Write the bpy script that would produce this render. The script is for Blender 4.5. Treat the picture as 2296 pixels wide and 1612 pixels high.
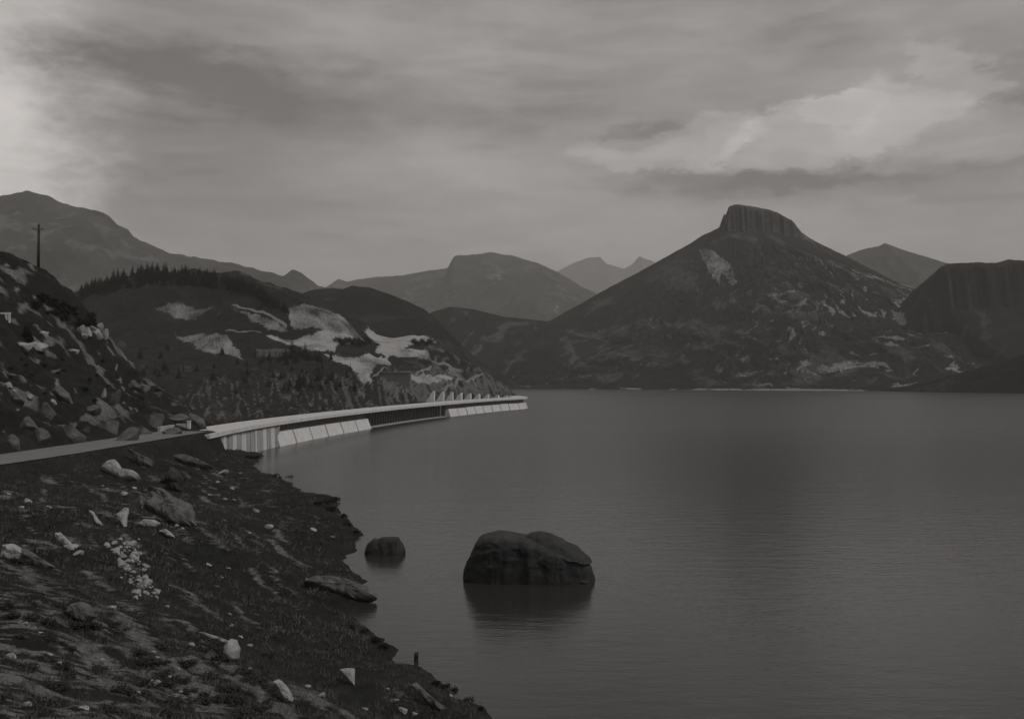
import bpy, bmesh, math, random
import numpy as np
from mathutils import Vector, Matrix

random.seed(7)
rng = np.random.default_rng(7)
scene = bpy.context.scene
col = scene.collection
for o in list(bpy.data.objects):
    bpy.data.objects.remove(o)

# ------------------------------------------------------------------ camera
EYE = 18.0                       # metres above the lake
FOC = 2204.0                     # focal length in photo units (photo is 2296 units wide)
HOR = 847.6                      # row of the horizon in photo units
cam_d = bpy.data.cameras.new('camera')
cam_d.sensor_width = 36.0
cam_d.lens = 36.0 * FOC / 2296.0
cam_d.shift_y = (HOR - 806.0) / 2296.0
cam_d.clip_start = 0.5
cam_d.clip_end = 60000
cam = bpy.data.objects.new('camera', cam_d)
cam.location = (0, 0, EYE)
cam.rotation_euler = (math.radians(90), 0, 0)
col.objects.link(cam)
scene.camera = cam

def P(sx, sy, Y):
    """point at distance Y seen in the photograph at (sx, sy)"""
    return ((sx - 1148.0) / FOC * Y, Y, EYE + (HOR - sy) / FOC * Y)

# ------------------------------------------------------------------ world: overcast sky
SUN_AZ, SUN_EL = math.radians(118), math.radians(52)
world = bpy.data.worlds.new('World')
scene.world = world
world.use_nodes = True
nt = world.node_tree
nt.nodes.clear()

def mk(tree):
    def M(op, a, b=None, c=None, clamp=False):
        n = tree.nodes.new('ShaderNodeMath'); n.operation = op; n.use_clamp = clamp
        for i, v in enumerate((a, b, c)):
            if v is None: continue
            if isinstance(v, (int, float)): n.inputs[i].default_value = v
            else: tree.links.new(v, n.inputs[i])
        return n.outputs[0]
    return M
WM = mk(nt)
L = nt.links.new
tc = nt.nodes.new('ShaderNodeTexCoord')
sep = nt.nodes.new('ShaderNodeSeparateXYZ'); L(tc.outputs['Generated'], sep.inputs[0])

def wnoise(scale, detail, zs, rough=0.55, dist=0.0, off=0.0):
    mp = nt.nodes.new('ShaderNodeMapping'); L(tc.outputs['Generated'], mp.inputs[0])
    mp.inputs['Scale'].default_value = (1, 1, zs); mp.inputs['Location'].default_value = (off, off * .7, off * .3)
    n = nt.nodes.new('ShaderNodeTexNoise'); L(mp.outputs[0], n.inputs['Vector'])
    n.inputs['Scale'].default_value = scale; n.inputs['Detail'].default_value = detail
    n.inputs['Roughness'].default_value = rough; n.inputs['Distortion'].default_value = dist
    return n
w1 = wnoise(6.0, 9, 2.4, .66)
wsep = nt.nodes.new('ShaderNodeSeparateColor'); L(w1.outputs['Color'], wsep.inputs[0])
u = WM('ARCTAN2', sep.outputs[0], sep.outputs[1])
v = WM('ARCSINE', sep.outputs[2])
uw = WM('ADD', u, WM('MULTIPLY', WM('SUBTRACT', wsep.outputs[0], .5), .24))
vw = WM('ADD', v, WM('MULTIPLY', WM('SUBTRACT', wsep.outputs[1], .5), .11))

def blob(sx, sy, rx, ry, amp, tilt=0.0, hard=None):
    """a bank of cloud, or the added leak glow, in direction (sx, sy); hard -> firm edge"""
    u0 = math.atan((sx - 1148) / FOC); v0 = math.atan((HOR - sy) / FOC * math.cos(u0))
    ru, rv = rx / FOC, ry / FOC
    du = WM('SUBTRACT', uw, u0); dv = WM('SUBTRACT', vw, v0)
    if tilt: dv = WM('MULTIPLY_ADD', du, tilt, dv)
    a = WM('DIVIDE', du, ru); b = WM('DIVIDE', dv, rv)
    r2 = WM('ADD', WM('MULTIPLY', a, a), WM('MULTIPLY', b, b))
    if hard is None:
        g = WM('EXPONENT', WM('MULTIPLY', r2, -1.0))
    else:
        n = nt.nodes.new('ShaderNodeMapRange'); n.interpolation_type = 'SMOOTHSTEP'
        L(r2, n.inputs[0]); n.inputs[1].default_value = 1 + hard; n.inputs[2].default_value = max(0, 1 - hard)
        n.inputs[3].default_value = 0; n.inputs[4].default_value = 1
        g = n.outputs[0]
    return WM('MULTIPLY', g, amp)

lum = None
def addl(s):
    global lum
    lum = s if lum is None else WM('ADD', lum, s)
big = wnoise(2.2, 5, 3.2, .5, .3)
fine = wnoise(7.0, 10, 4.0, .6, .6, 3.1)
addl(WM('MULTIPLY_ADD', WM('SUBTRACT', big.outputs[0], .5), .22, .305))
addl(WM('MULTIPLY', WM('SUBTRACT', fine.outputs[0], .5), .19))
shred = wnoise(3.4, 10, 3.4, .58, .25, 7.7)
def shreds(src, lo, hi, amp):
    n = nt.nodes.new('ShaderNodeMapRange'); n.interpolation_type = 'SMOOTHSTEP'; L(src, n.inputs[0])
    n.inputs[1].default_value = lo; n.inputs[2].default_value = hi; n.inputs[3].default_value = -amp; n.inputs[4].default_value = amp
    return n.outputs[0]
addl(shreds(shred.outputs[0], .44, .58, .026))
shred2 = wnoise(8.0, 8, 7.0, .6, .4, 1.3)
addl(shreds(shred2.outputs[0], .42, .60, .017))
BLOBS = [  # sx, sy, rx, ry, amplitude, tilt, hard
    (330, 165, 330, 70, -.085, .12, None), (700, 215, 420, 60, -.055, .10, None),
    (420, 420, 330, 170, -.055, 0, None), (40, 330, 130, 360, .20, 0, None), (-60, 420, 130, 420, .16, 0, None),  # last two: added glow imitating a light leak, not cloud
    (1150, 420, 300, 110, .055, 0, None), (1000, 90, 400, 60, .02, 0, None), (1180, 235, 190, 45, -.045, 0, None),
    (1560, 130, 330, 50, .03, 0, None), (1820, 70, 160, 32, -.05, -.15, None), (1960, 110, 150, 30, -.035, -.2, None),
    (1420, 275, 80, 36, -.05, 0, .5),
    (1490, 325, 190, 52, .06, 0, .3), (1860, 300, 230, 72, .085, -.1, .28), (2080, 320, 190, 70, .05, 0, .35), (1600, 340, 60, 40, .03, 0, .3), (1880, 258, 90, 34, .04, 0, .25),
    (1500, 398, 190, 30, -.085, 0, None), (1930, 408, 290, 34, -.10, 0, None), (1700, 420, 160, 22, -.05, 0, None),
    (2150, 250, 120, 26, -.05, -.1, None), (2120, 180, 42, 60, .045, .1, .7), (2240, 160, 70, 90, -.045, 0, None),
    (2010, 460, 220, 24, -.04, 0, None), (1250, 540, 420, 40, .025, 0, None), (2230, 470, 90, 30, -.03, 0, None),
    (1800, 500, 120, 30, .02, 0, None), (1050, 455, 300, 12, -.018, 0, None), (1100, 520, 350, 10, -.018, 0, None),
]
for b in BLOBS:
    addl(blob(*b[:4], b[4] * 1.95, *b[5:]))
lum = WM('MAXIMUM', lum, .10)
sky = nt.nodes.new('ShaderNodeTexSky'); sky.sky_type = 'NISHITA'; sky.sun_disc = False
sky.sun_elevation = SUN_EL; sky.sun_rotation = SUN_AZ
bw = nt.nodes.new('ShaderNodeRGBToBW'); L(sky.outputs[0], bw.inputs[0])
# a plate that sees no colour: the clear sky counts only by its brightness
mixl = WM('ADD', WM('MULTIPLY', WM('MULTIPLY', lum, 10.0), .92), WM('MULTIPLY', bw.outputs[0], .03))
tint = nt.nodes.new('ShaderNodeMix'); tint.data_type = 'RGBA'; tint.blend_type = 'MULTIPLY'
tint.inputs[0].default_value = 1.0
L(mixl, tint.inputs[6]); tint.inputs[7].default_value = (1.05, 1.0, .965, 1)
bg = nt.nodes.new('ShaderNodeBackground'); bg.inputs[1].default_value = 0.1
L(tint.outputs[2], bg.inputs[0])
wo = nt.nodes.new('ShaderNodeOutputWorld'); L(bg.outputs[0], wo.inputs[0])

# ------------------------------------------------------------------ sun (veiled) and exposure
sd = bpy.data.lights.new('sun', 'SUN'); sd.energy = 1.35; sd.angle = math.radians(10); sd.color = (1, .98, .965)
sun = bpy.data.objects.new('sun', sd); col.objects.link(sun)
sun.rotation_euler = Vector((math.sin(SUN_AZ) * math.cos(SUN_EL), math.cos(SUN_AZ) * math.cos(SUN_EL), math.sin(SUN_EL))).to_track_quat('Z', 'Y').to_euler()
sun.location = (0, 0, 300)
scene.view_settings.view_transform = 'Standard'
scene.view_settings.look = 'None'
scene.view_settings.exposure = 0.0
scene.view_settings.gamma = 1.0
scene.view_settings.use_curve_mapping = False
scene.render.engine = 'CYCLES'
scene.cycles.use_denoising = True
scene.cycles.max_bounces = 6
scene.cycles.diffuse_bounces = 2
scene.cycles.volume_bounces = 1

# ------------------------------------------------------------------ noise
def _hash(ix, iy, seed):
    h = (ix.astype(np.int64) * 374761393 + iy.astype(np.int64) * 668265263 + seed * 144665) & 0x7fffffff
    h = ((h ^ (h >> 13)) * 1274126177) & 0x7fffffff
    return (h ^ (h >> 16)) & 0xffff
def pnoise(x, y, seed=0):
    x = np.asarray(x, float); y = np.asarray(y, float)
    ix = np.floor(x); iy = np.floor(y); fx = x - ix; fy = y - iy
    def g(dx, dy):
        a = _hash(ix + dx, iy + dy, seed) / 65536.0 * 2 * np.pi
        return np.cos(a) * (fx - dx) + np.sin(a) * (fy - dy)
    sx = fx * fx * fx * (fx * (fx * 6 - 15) + 10); sy = fy * fy * fy * (fy * (fy * 6 - 15) + 10)
    a = g(0, 0) * (1 - sx) + g(1, 0) * sx
    b = g(0, 1) * (1 - sx) + g(1, 1) * sx
    return (a * (1 - sy) + b * sy) * 1.5
def fbm(x, y, oct=5, seed=0, gain=.5):
    s = 0; a = 1; f = 1
    for i in range(oct):
        s = s + a * pnoise(x * f, y * f, seed + i * 17); a *= gain; f *= 2.03
    return s
def ridged(x, y, oct=4, seed=0, gain=.5):
    s = 0; a = 1; f = 1; t = 0
    for i in range(oct):
        s = s + a * (1 - np.abs(pnoise(x * f, y * f, seed + i * 31))); t += a; a *= gain; f *= 2.1
    return s / t
def sstep(a, b, x):
    t = np.clip((x - a) / (b - a), 0, 1); return t * t * (3 - 2 * t)

# ------------------------------------------------------------------ mesh helpers
def mesh_np(name, verts, faces, smooth=True):
    me = bpy.data.meshes.new(name)
    verts = np.asarray(verts, np.float32); faces = np.asarray(faces, np.int32)
    k = faces.shape[1]
    me.vertices.add(len(verts)); me.vertices.foreach_set('co', verts.ravel())
    me.loops.add(faces.size); me.loops.foreach_set('vertex_index', faces.ravel())
    me.polygons.add(len(faces)); me.polygons.foreach_set('loop_start', np.arange(0, faces.size, k, dtype=np.int32))
    me.polygons.foreach_set('use_smooth', np.full(len(faces), smooth))
    me.update(calc_edges=True); me.validate()
    return me
def grid_faces(ny, nx):
    i = np.arange(ny * nx).reshape(ny, nx)
    return np.stack([i[:-1, :-1], i[:-1, 1:], i[1:, 1:], i[1:, :-1]], -1).reshape(-1, 4)
def attr(me, name, vals):
    a = me.attributes.new(name, 'FLOAT', 'POINT'); a.data.foreach_set('value', np.asarray(vals, np.float32).ravel())
def obj(name, me, mat=None, parent=None, loc=None, rot=None):
    o = bpy.data.objects.new(name, me); col.objects.link(o)
    if mat is not None and me is not None and not me.materials: me.materials.append(mat)
    if parent is not None: o.parent = parent
    if loc is not None: o.location = loc
    if rot is not None: o.rotation_euler = rot
    return o
def tag(o, label, cat, group=None):
    o['label'] = label; o['category'] = cat
    if group: o['group'] = group
    return o
def struct(o, kind='structure'):
    o['kind'] = kind; return o
def empty(name, loc=(0, 0, 0), rz=0):
    o = bpy.data.objects.new(name, None); col.objects.link(o); o.location = loc; o.rotation_euler = (0, 0, rz)
    o.empty_display_size = .5
    return o
def bm_mesh(name, bm, smooth=False):
    me = bpy.data.meshes.new(name)
    bmesh.ops.recalc_face_normals(bm, faces=bm.faces)
    for f in bm.faces: f.smooth = smooth
    bm.to_mesh(me); bm.free(); return me
def box_bm(bm, lo, hi, bev=0.0):
    r = bmesh.ops.create_cube(bm, size=1.0)
    for vv in r['verts']:
        vv.co = Vector([lo[i] + (vv.co[i] + .5) * (hi[i] - lo[i]) for i in range(3)])
    if bev:
        es = list({e for vv in r['verts'] for e in vv.link_edges})
        bmesh.ops.bevel(bm, geom=es, offset=bev, segments=1, affect='EDGES')
def tube_bm(bm, p0, p1, r0, r1, seg=8):
    p0 = Vector(p0); p1 = Vector(p1); d = p1 - p0
    r = bmesh.ops.create_cone(bm, cap_ends=True, segments=seg, radius1=r0, radius2=r1, depth=d.length)
    q = d.to_track_quat('Z', 'Y').to_matrix().to_4x4(); q.translation = (p0 + p1) / 2
    bmesh.ops.transform(bm, matrix=q, verts=r['verts'])
def in_poly(px, py, poly):
    c = np.zeros(px.shape, bool); n = len(poly)
    for i in range(n):
        x0, y0 = poly[i][:2]; x1, y1 = poly[(i + 1) % n][:2]
        if y0 == y1: continue
        t = ((y0 > py) != (y1 > py)) & (px < (x1 - x0) * (py - y0) / (y1 - y0) + x0)
        c ^= t
    return c
def seg_dist(px, py, poly, closed=False):
    """distance to a polyline and position along it"""
    best = np.full(px.shape, 1e9); n = len(poly)
    for i in range(n if closed else n - 1):
        x0, y0 = poly[i][:2]; x1, y1 = poly[(i + 1) % n][:2]
        dx, dy = x1 - x0, y1 - y0
        t = np.clip(((px - x0) * dx + (py - y0) * dy) / (dx * dx + dy * dy + 1e-9), 0, 1)
        best = np.minimum(best, np.hypot(px - x0 - t * dx, py - y0 - t * dy))
    return best
def rbf(points, c):
    p = np.array(points, float); xy = p[:, :2]; n = len(p)
    D = np.sqrt(((xy[:, None] - xy[None]) ** 2).sum(-1) + c * c)
    A = np.zeros((n + 3, n + 3)); A[:n, :n] = D - np.eye(n) * .3; A[:n, n:] = np.c_[np.ones(n), xy]; A[n:, :n] = A[:n, n:].T
    w = np.linalg.lstsq(A, np.r_[p[:, 2], 0, 0, 0], rcond=None)[0]
    def f(x, y):
        s = w[n] + w[n + 1] * x + w[n + 2] * y
        for i in range(n):
            s = s + w[i] * np.sqrt((x - xy[i, 0]) ** 2 + (y - xy[i, 1]) ** 2 + c * c)
        return s
    return f
class Field:
    """height field on a rectilinear grid with sampling and ray casting"""
    def __init__(s, xs, ys, Z): s.xs, s.ys, s.Z = xs, ys, Z
    def h(s, x, y):
        j = np.clip(np.searchsorted(s.xs, x) - 1, 0, len(s.xs) - 2); i = np.clip(np.searchsorted(s.ys, y) - 1, 0, len(s.ys) - 2)
        a = np.clip((x - s.xs[j]) / (s.xs[j + 1] - s.xs[j]), 0, 1); b = np.clip((y - s.ys[i]) / (s.ys[i + 1] - s.ys[i]), 0, 1)
        Z = s.Z
        return (Z[i, j] * (1 - a) + Z[i, j + 1] * a) * (1 - b) + (Z[i + 1, j] * (1 - a) + Z[i + 1, j + 1] * a) * b
    def at(s, sx, sy, y0=None, y1=None):
        Y = np.geomspace(y0 or s.ys[0], y1 or s.ys[-1], 3000)
        x, y, z = (sx - 1148) / FOC * Y, Y, EYE + (HOR - sy) / FOC * Y
        k = np.nonzero(z < s.h(x, y))[0]
        i = k[0] if len(k) else len(Y) - 1
        return Vector((x[i], y[i], float(s.h(x[i], y[i]))))

# ------------------------------------------------------------------ materials
def new_mat(name, rough=.9, spec=.15):
    m = bpy.data.materials.new(name); m.use_nodes = True
    b = m.node_tree.nodes['Principled BSDF']
    b.inputs['Roughness'].default_value = rough; b.inputs['Specular IOR Level'].default_value = spec
    return m, m.node_tree, b
def g(v, warm=.02):
    return (v * (1 + warm * .8), v, v * (1 - warm * .4), 1)
def tex(t, scale, detail=6, rough=.6, vec=None, stretch=None, dist=0, coord='Object'):
    n = t.nodes.new('ShaderNodeTexNoise'); n.inputs['Scale'].default_value = scale
    n.inputs['Detail'].default_value = detail; n.inputs['Roughness'].default_value = rough; n.inputs['Distortion'].default_value = dist
    c = t.nodes.new('ShaderNodeTexCoord'); s = c.outputs[coord]
    if stretch:
        mp = t.nodes.new('ShaderNodeMapping'); mp.inputs['Scale'].default_value = stretch[0]
        if len(stretch) > 1: mp.inputs['Rotation'].default_value = stretch[1]
        t.links.new(s, mp.inputs[0]); s = mp.outputs[0]
    t.links.new(s, n.inputs['Vector'])
    return n.outputs[0]
def ramp(t, fac, stops):
    r = t.nodes.new('ShaderNodeValToRGB'); e = r.color_ramp.elements
    while len(e) < len(stops): e.new(.5)
    for k, (p, c) in enumerate(stops): e[k].position = p; e[k].color = c if isinstance(c, tuple) else g(c)
    t.links.new(fac, r.inputs[0]); return r.outputs[0]
def mixc(t, fac, a, b, mode='MIX'):
    n = t.nodes.new('ShaderNodeMix'); n.data_type = 'RGBA'; n.blend_type = mode
    for i, vv in ((0, fac), (6, a), (7, b)):
        if isinstance(vv, (int, float)): n.inputs[i].default_value = vv
        elif isinstance(vv, tuple): n.inputs[i].default_value = vv
        else: t.links.new(vv, n.inputs[i])
    return n.outputs[2]
def bump(t, b, h, strength, dist):
    n = t.nodes.new('ShaderNodeBump'); n.inputs['Strength'].default_value = strength; n.inputs['Distance'].default_value = dist
    t.links.new(h, n.inputs['Height']); t.links.new(n.outputs[0], b.inputs['Normal'])
def getattr_node(t, name):
    n = t.nodes.new('ShaderNodeAttribute'); n.attribute_name = name; return n.outputs['Fac']

def simple_mat(name, lo, hi, scale, rough=.9, spec=.15, bs=.4, bd=.05, stretch=None, warm=.02, detail=7):
    m, t, b = new_mat(name, rough, spec)
    n = tex(t, scale, detail, .65, stretch=stretch)
    t.links.new(ramp(t, n, [(.3, g(lo, warm)), (.7, g(hi, warm))]), b.inputs['Base Color'])
    if bs: bump(t, b, n, bs, bd)
    return m

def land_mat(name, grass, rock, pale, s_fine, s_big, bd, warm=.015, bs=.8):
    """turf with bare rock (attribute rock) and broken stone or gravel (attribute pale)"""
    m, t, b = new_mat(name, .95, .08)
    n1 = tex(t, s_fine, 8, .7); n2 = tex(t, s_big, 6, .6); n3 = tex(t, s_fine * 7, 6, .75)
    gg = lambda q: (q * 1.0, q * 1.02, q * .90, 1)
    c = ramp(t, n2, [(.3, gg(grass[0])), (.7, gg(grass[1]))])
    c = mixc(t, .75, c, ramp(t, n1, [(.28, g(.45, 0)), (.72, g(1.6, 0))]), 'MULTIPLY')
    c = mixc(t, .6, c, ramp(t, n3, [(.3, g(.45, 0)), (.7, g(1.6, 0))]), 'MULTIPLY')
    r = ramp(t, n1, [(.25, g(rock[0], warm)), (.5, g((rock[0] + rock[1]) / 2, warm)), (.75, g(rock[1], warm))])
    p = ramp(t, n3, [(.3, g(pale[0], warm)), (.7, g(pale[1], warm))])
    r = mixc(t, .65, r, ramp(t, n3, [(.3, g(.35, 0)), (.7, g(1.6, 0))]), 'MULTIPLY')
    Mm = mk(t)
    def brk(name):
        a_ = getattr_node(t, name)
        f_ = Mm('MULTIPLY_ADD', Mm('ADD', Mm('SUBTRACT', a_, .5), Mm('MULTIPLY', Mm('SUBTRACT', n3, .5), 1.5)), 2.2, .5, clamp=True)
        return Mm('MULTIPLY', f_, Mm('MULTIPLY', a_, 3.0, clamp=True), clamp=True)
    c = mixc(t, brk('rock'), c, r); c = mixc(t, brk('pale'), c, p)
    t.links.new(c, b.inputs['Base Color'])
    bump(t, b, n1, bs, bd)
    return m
M_bank = land_mat('bank turf', (.011, .023), (.05, .19), (.20, .36), .9, .12, .25)
M_hill = land_mat('hill turf', (.012, .023), (.05, .15), (.25, .38), .16, .03, 1.2)
M_dark = land_mat('dark hill', (.006, .011), (.02, .03), (.05, .08), .08, .01, 3)
M_mtn = land_mat('mountain', (.011, .020), (.04, .085), (.17, .28), .022, .004, 8)
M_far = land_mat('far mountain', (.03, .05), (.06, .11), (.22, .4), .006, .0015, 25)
M_road = simple_mat('gravel road', .13, .19, 1.1, .95, .1, .3, .02)
M_track = simple_mat('dirt track', .14, .20, .5, .95, .1, .3, .05)
M_conc = None
def concrete(name, lo, hi, streak=.5):
    m, t, b = new_mat(name, .85, .2)
    n = tex(t, .35, 7, .65); st = tex(t, 1.3, 5, .7, stretch=((1, 1, .06),))
    c = ramp(t, n, [(.3, g(lo, .012)), (.7, g(hi, .012))])
    c = mixc(t, streak, c, ramp(t, st, [(.32, g(.55, 0)), (.6, g(1.0, 0))]), 'MULTIPLY')
    t.links.new(c, b.inputs['Base Color']); bump(t, b, n, .3, .05)
    return m
M_conc = concrete('pale concrete', .55, .68, .35)
M_concwall = concrete('streaked concrete', .34, .46, .85)
M_conc_dark = concrete('shade-dark concrete', .13, .20, .8)  # shade under the deck and in the dam's recesses put into the colour
M_deck = simple_mat('dam roadway', .44, .53, .3, .9, .15, .2, .02)
M_rock = simple_mat('grey rock', .05, .14, 1.2, .9, .2, .8, .12)
M_palerock = simple_mat('pale rock', .20, .36, 1.8, .9, .2, .6, .06)
M_darkrock = simple_mat('dark wet rock', .014, .055, .9, .8, .2, .8, .15, warm=-.01)
M_bark = simple_mat('bark', .02, .045, 3, .95, .1, .5, .05)
M_needle = simple_mat('conifer needles', .006, .014, .6, .9, .1, 0)
M_leaf = simple_mat('shrub leaves', .010, .028, 2.0, .9, .1, 0)
M_grass = simple_mat('dry grass blades', .035, .12, .5, .9, .1, 0)
M_wood = simple_mat('weathered pole wood', .03, .05, 6, .9, .15, .4, .01, stretch=((1, 1, .08),))
M_metal = simple_mat('dull metal', .03, .06, 4, .6, .4, 0)

# ------------------------------------------------------------------ water
mw, t, b = new_mat('lake water', .16, .5)
b.inputs['Base Color'].default_value = g(.027, .06)
_geo = t.nodes.new('ShaderNodeNewGeometry'); _sp = t.nodes.new('ShaderNodeSeparateXYZ'); t.links.new(_geo.outputs['Position'], _sp.inputs[0])
_mr = t.nodes.new('ShaderNodeMapRange'); t.links.new(_sp.outputs[1], _mr.inputs[0])
for _k, _v in ((1, 90), (2, 420), (3, .13), (4, .31)): _mr.inputs[_k].default_value = _v
t.links.new(_mr.outputs[0], b.inputs['Roughness'])
b.inputs['IOR'].default_value = 1.33
wv = tex(t, .55, 4, .55, stretch=((.45, 1.2, 1),)); wv2 = tex(t, .06, 4, .5, stretch=((.5, 1.1, 1),))
MM = mk(t)
wv3 = tex(t, 2.4, 3, .6, stretch=((.5, 1.2, 1),))
bump(t, b, MM('ADD', MM('ADD', MM('MULTIPLY', wv, .8), MM('MULTIPLY', wv3, .35)), MM('MULTIPLY', wv2, .9)), .5, .12)
bmw = bmesh.new()
WPOLY = [(-90, -250), (2600, -250), (2600, 2400), (-700, 2400), (-700, 1300), (-480, 1215), (-120, 1190), (-60, 1000), (-32, 850), (-2, 700), (1.5, 620), (5, 600), (5, 585), (-8, 545), (-22, 500),
         (-36, 445), (-46.5, 395), (-55, 345), (-61.5, 300), (-65, 262), (-66.2, 240), (-90, 150)]
bmw.faces.new([bmw.verts.new((x_, y_, 0)) for x_, y_ in WPOLY])
bmesh.ops.triangulate(bmw, faces=bmw.faces)
struct(obj('water', bm_mesh('water', bmw), mw))
bmg = bmesh.new()
f = [bmg.verts.new(p) for p in ((-5900, -250, -14), (6900, -250, -14), (6900, 16800, -14), (-5900, 16800, -14))]
bmg.faces.new(f)
struct(obj('ground', bm_mesh('ground', bmg), simple_mat('valley floor', .03, .05, .01, bs=0)))

# ------------------------------------------------------------------ the near bank, road bench and hillside
F2 = lambda fx, fy, Y: P(fx / 1.21603, fy / 1.21603, Y)
SHORE = [F2(fx, fy, 983 * EYE / (fy / 2.7266 - 378.0))[:2] for fx, fy in (
    (1330, 1960), (1270, 1905), (1230, 1872), (1175, 1835), (1130, 1812), (1085, 1812), (1060, 1800), (1070, 1772), (1035, 1745), (1010, 1712),
    (960, 1690), (925, 1668), (960, 1655), (1000, 1642), (1012, 1612), (1005, 1585), (965, 1560), (940, 1528), (945, 1512), (972, 1498),
    (970, 1475), (988, 1452), (960, 1425), (925, 1390), (922, 1358), (880, 1350), (830, 1345), (800, 1320), (760, 1300), (712, 1290), (692, 1268), (722, 1243), (700, 1232))]
SHORE = [(36, -60), (36, 0), (32, 18), (22, 33), (10, 44)] + SHORE + [(-64.8, 246), (-74, 262)]
LAND = SHORE + [(-100, 420), (-420, 420), (-420, -60)]
ROAD = [(-110, 20), (-92, 60), (-78, 95), (-71.5, 120), (-69.5, 140), (-69, 165), (-68.6, 190), (-68.3, 206)]
RZ = 6.9
ctl = [F2(*p) for p in (
    (0, 1960, 26), (300, 1960, 31), (600, 1960, 38), (900, 1960, 44), (1150, 1960, 49),
    (0, 1700, 42), (300, 1700, 48), (600, 1700, 56), (800, 1700, 64), (0, 1450, 70), (300, 1450, 76), (600, 1450, 87), (800, 1450, 99),
    (0, 1560, 55), (450, 1560, 70), (150, 1350, 110), (300, 1330, 130), (450, 1330, 140), (600, 1330, 150), (400, 1240, 170), (550, 1260, 185),
    (700, 1400, 118), (520, 1400, 108),
    (0, 1100, 165), (0, 900, 195), (0, 800, 215), (0, 706, 232), (60, 722, 234), (105, 738, 235), (150, 757, 238), (165, 800, 244),
    (230, 870, 250), (300, 960, 254), (420, 1060, 250), (500, 1110, 246), (545, 1140, 236),
    (300, 1130, 200), (150, 1150, 180), (150, 1000, 200), (300, 1050, 222), (150, 900, 222), (420, 1130, 214))]
ctl += [(0, 0, 15.8), (-12, 0, 16), (8, 8, 13), (0, 14, 12), (14, 18, 8), (-12, 12, 12.6), (-26, 8, 13), (-34, 40, 8.6), (-50, 70, 8), (-60, 100, 7.2), (-40, 10, 12),
        (10, -30, 16), (-40, -40, 16), (-90, 0, 12),
        (-62, 206, 6.2), (-62, 230, 3.0), (-64, 246, 0.2), (-66, 140, RZ), (-66, 165, RZ), (-66, 190, RZ), (-67, 206, RZ),
        (-74, 120, RZ), (-74, 150, RZ), (-74, 180, RZ), (-73, 206, RZ), (-90, 90, 14), (-110, 100, 24), (-120, 130, 32), (-130, 180, 42), (-150, 230, 56),
        (-200, 200, 70), (-200, 260, 62), (-125, 262, 40), (-140, 275, 42), (-112, 285, 14), (-95, 285, 2), (-80, 275, -6), (-130, 310, 14), (-90, 330, -14), (-180, 320, 40), (-160, 360, 10), (-120, 60, 20), (-200, 60, 45), (-250, 150, 75)]
NF = rbf(ctl, 5.0)
xs = np.concatenate([np.arange(-235, -95, 1.0), np.arange(-95, 40, .42)])
ys = [-40.0]
while ys[-1] < 345: ys.append(ys[-1] + (max(.34, min(.9, ys[-1] / 170)) if ys[-1] > 8 else 2.0))
ys = np.array(ys)
X, Yg = np.meshgrid(xs, ys)
Z0 = NF(X, Yg)
sdist = seg_dist(X, Yg, SHORE); inside = in_poly(X, Yg, LAND)
sdn = np.where(inside, sdist, -sdist) + fbm(X / 5.5, Yg / 5.5, 4, 3) * 1.0 * np.clip(sdist / 2 + .5, 0, 1)
W = sstep(2, 15, sdn)
lip = np.minimum(.32 * sdn, .45 + .10 * sdn)              # a small worn edge above the water
Z = np.where(sdn > 0, W * np.maximum(Z0, .35) + (1 - W) * lip, .30 * sdn)
behind_dam = (X < -60) & (Yg > 248)
Z = np.where(behind_dam, Z0, Z)
rd = seg_dist(X, Yg, ROAD)
near = np.hypot(X, Yg - 4)
# relief: hummocks, slanting slabs and gullies
am = sstep(5, 12, rd) * sstep(.5, 5, sdn)
hill = sstep(-72, -84, X) * sstep(95, 130, Yg)
slab = ridged((X * .55 + Z0 * .5) / 4.2, Yg / 21 + X / 60, 4, 5)
rel = fbm(X / 14, Yg / 14, 5, 11) * (.55 + .9 * hill) + fbm(X / 2.6, Yg / 2.6, 4, 21) * (.16 + .22 * hill)
stp = Z0 / 3.1 + .5 * fbm(X / 7, Yg / 7, 4, 14) + .12 * Yg
fr_ = stp - np.floor(stp)
rel = rel + hill * ((slab - .72) * 3.2 + (sstep(.55, .95, fr_) - fr_) * 1.9 + ridged(X / 3.5, Yg / 3.5, 3, 15) * .8)
Z = Z + rel * am * sstep(4, 26, near)
grain = sstep(75, 30, Yg + X * .9) * inside
Z = Z + grain * (ridged(X / 1.1, Yg / .9, 3, 52) - .7) * .30
rw = sstep(8.6, 5.4, rd)
Z = Z * (1 - rw) + (RZ - .12) * rw
# keep the ground under the line of sight close to the camera
Z = np.where(Yg < 24, np.minimum(Z, np.maximum(16.0 - .40 * np.maximum(Yg, 0), 1)), Z)
NEAR = Field(xs, ys, Z)
rockm = np.clip(hill * sstep(.79, .87, slab + .22 * fbm(X / 6, Yg / 6, 4, 8) - .06), 0, 1) * .75
streak = fbm((X * .75 + Yg * .55) / 1.5, (Yg - X) / 13, 5, 41, .6)
rockm = np.maximum(rockm, (1 - hill) * am * sstep(.36, .62, streak + .35 * fbm(X / 20, Yg / 20, 3, 43)) * .75)
heath = sstep(50, 16, Yg + X * .9) * sstep(0, .3, fbm(X / 1.2, Yg / .8, 4, 51, .7) + .35 * fbm(X / 7, Yg / 7, 3, 53) + .05) * inside
rockm = np.maximum(rockm, heath * .82)
palem = hill * sstep(.42, .62, fbm((X + .5 * Yg) / 2.2, (Yg - X) / 8, 5, 61, .6)) * .55 * sstep(-.3, .3, fbm(X / 18, Yg / 18, 3, 62))
me = mesh_np('hillside', np.stack([X, Yg, Z], -1).reshape(-1, 3), grid_faces(len(ys), len(xs)))
attr(me, 'rock', rockm); attr(me, 'pale', palem)
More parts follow.
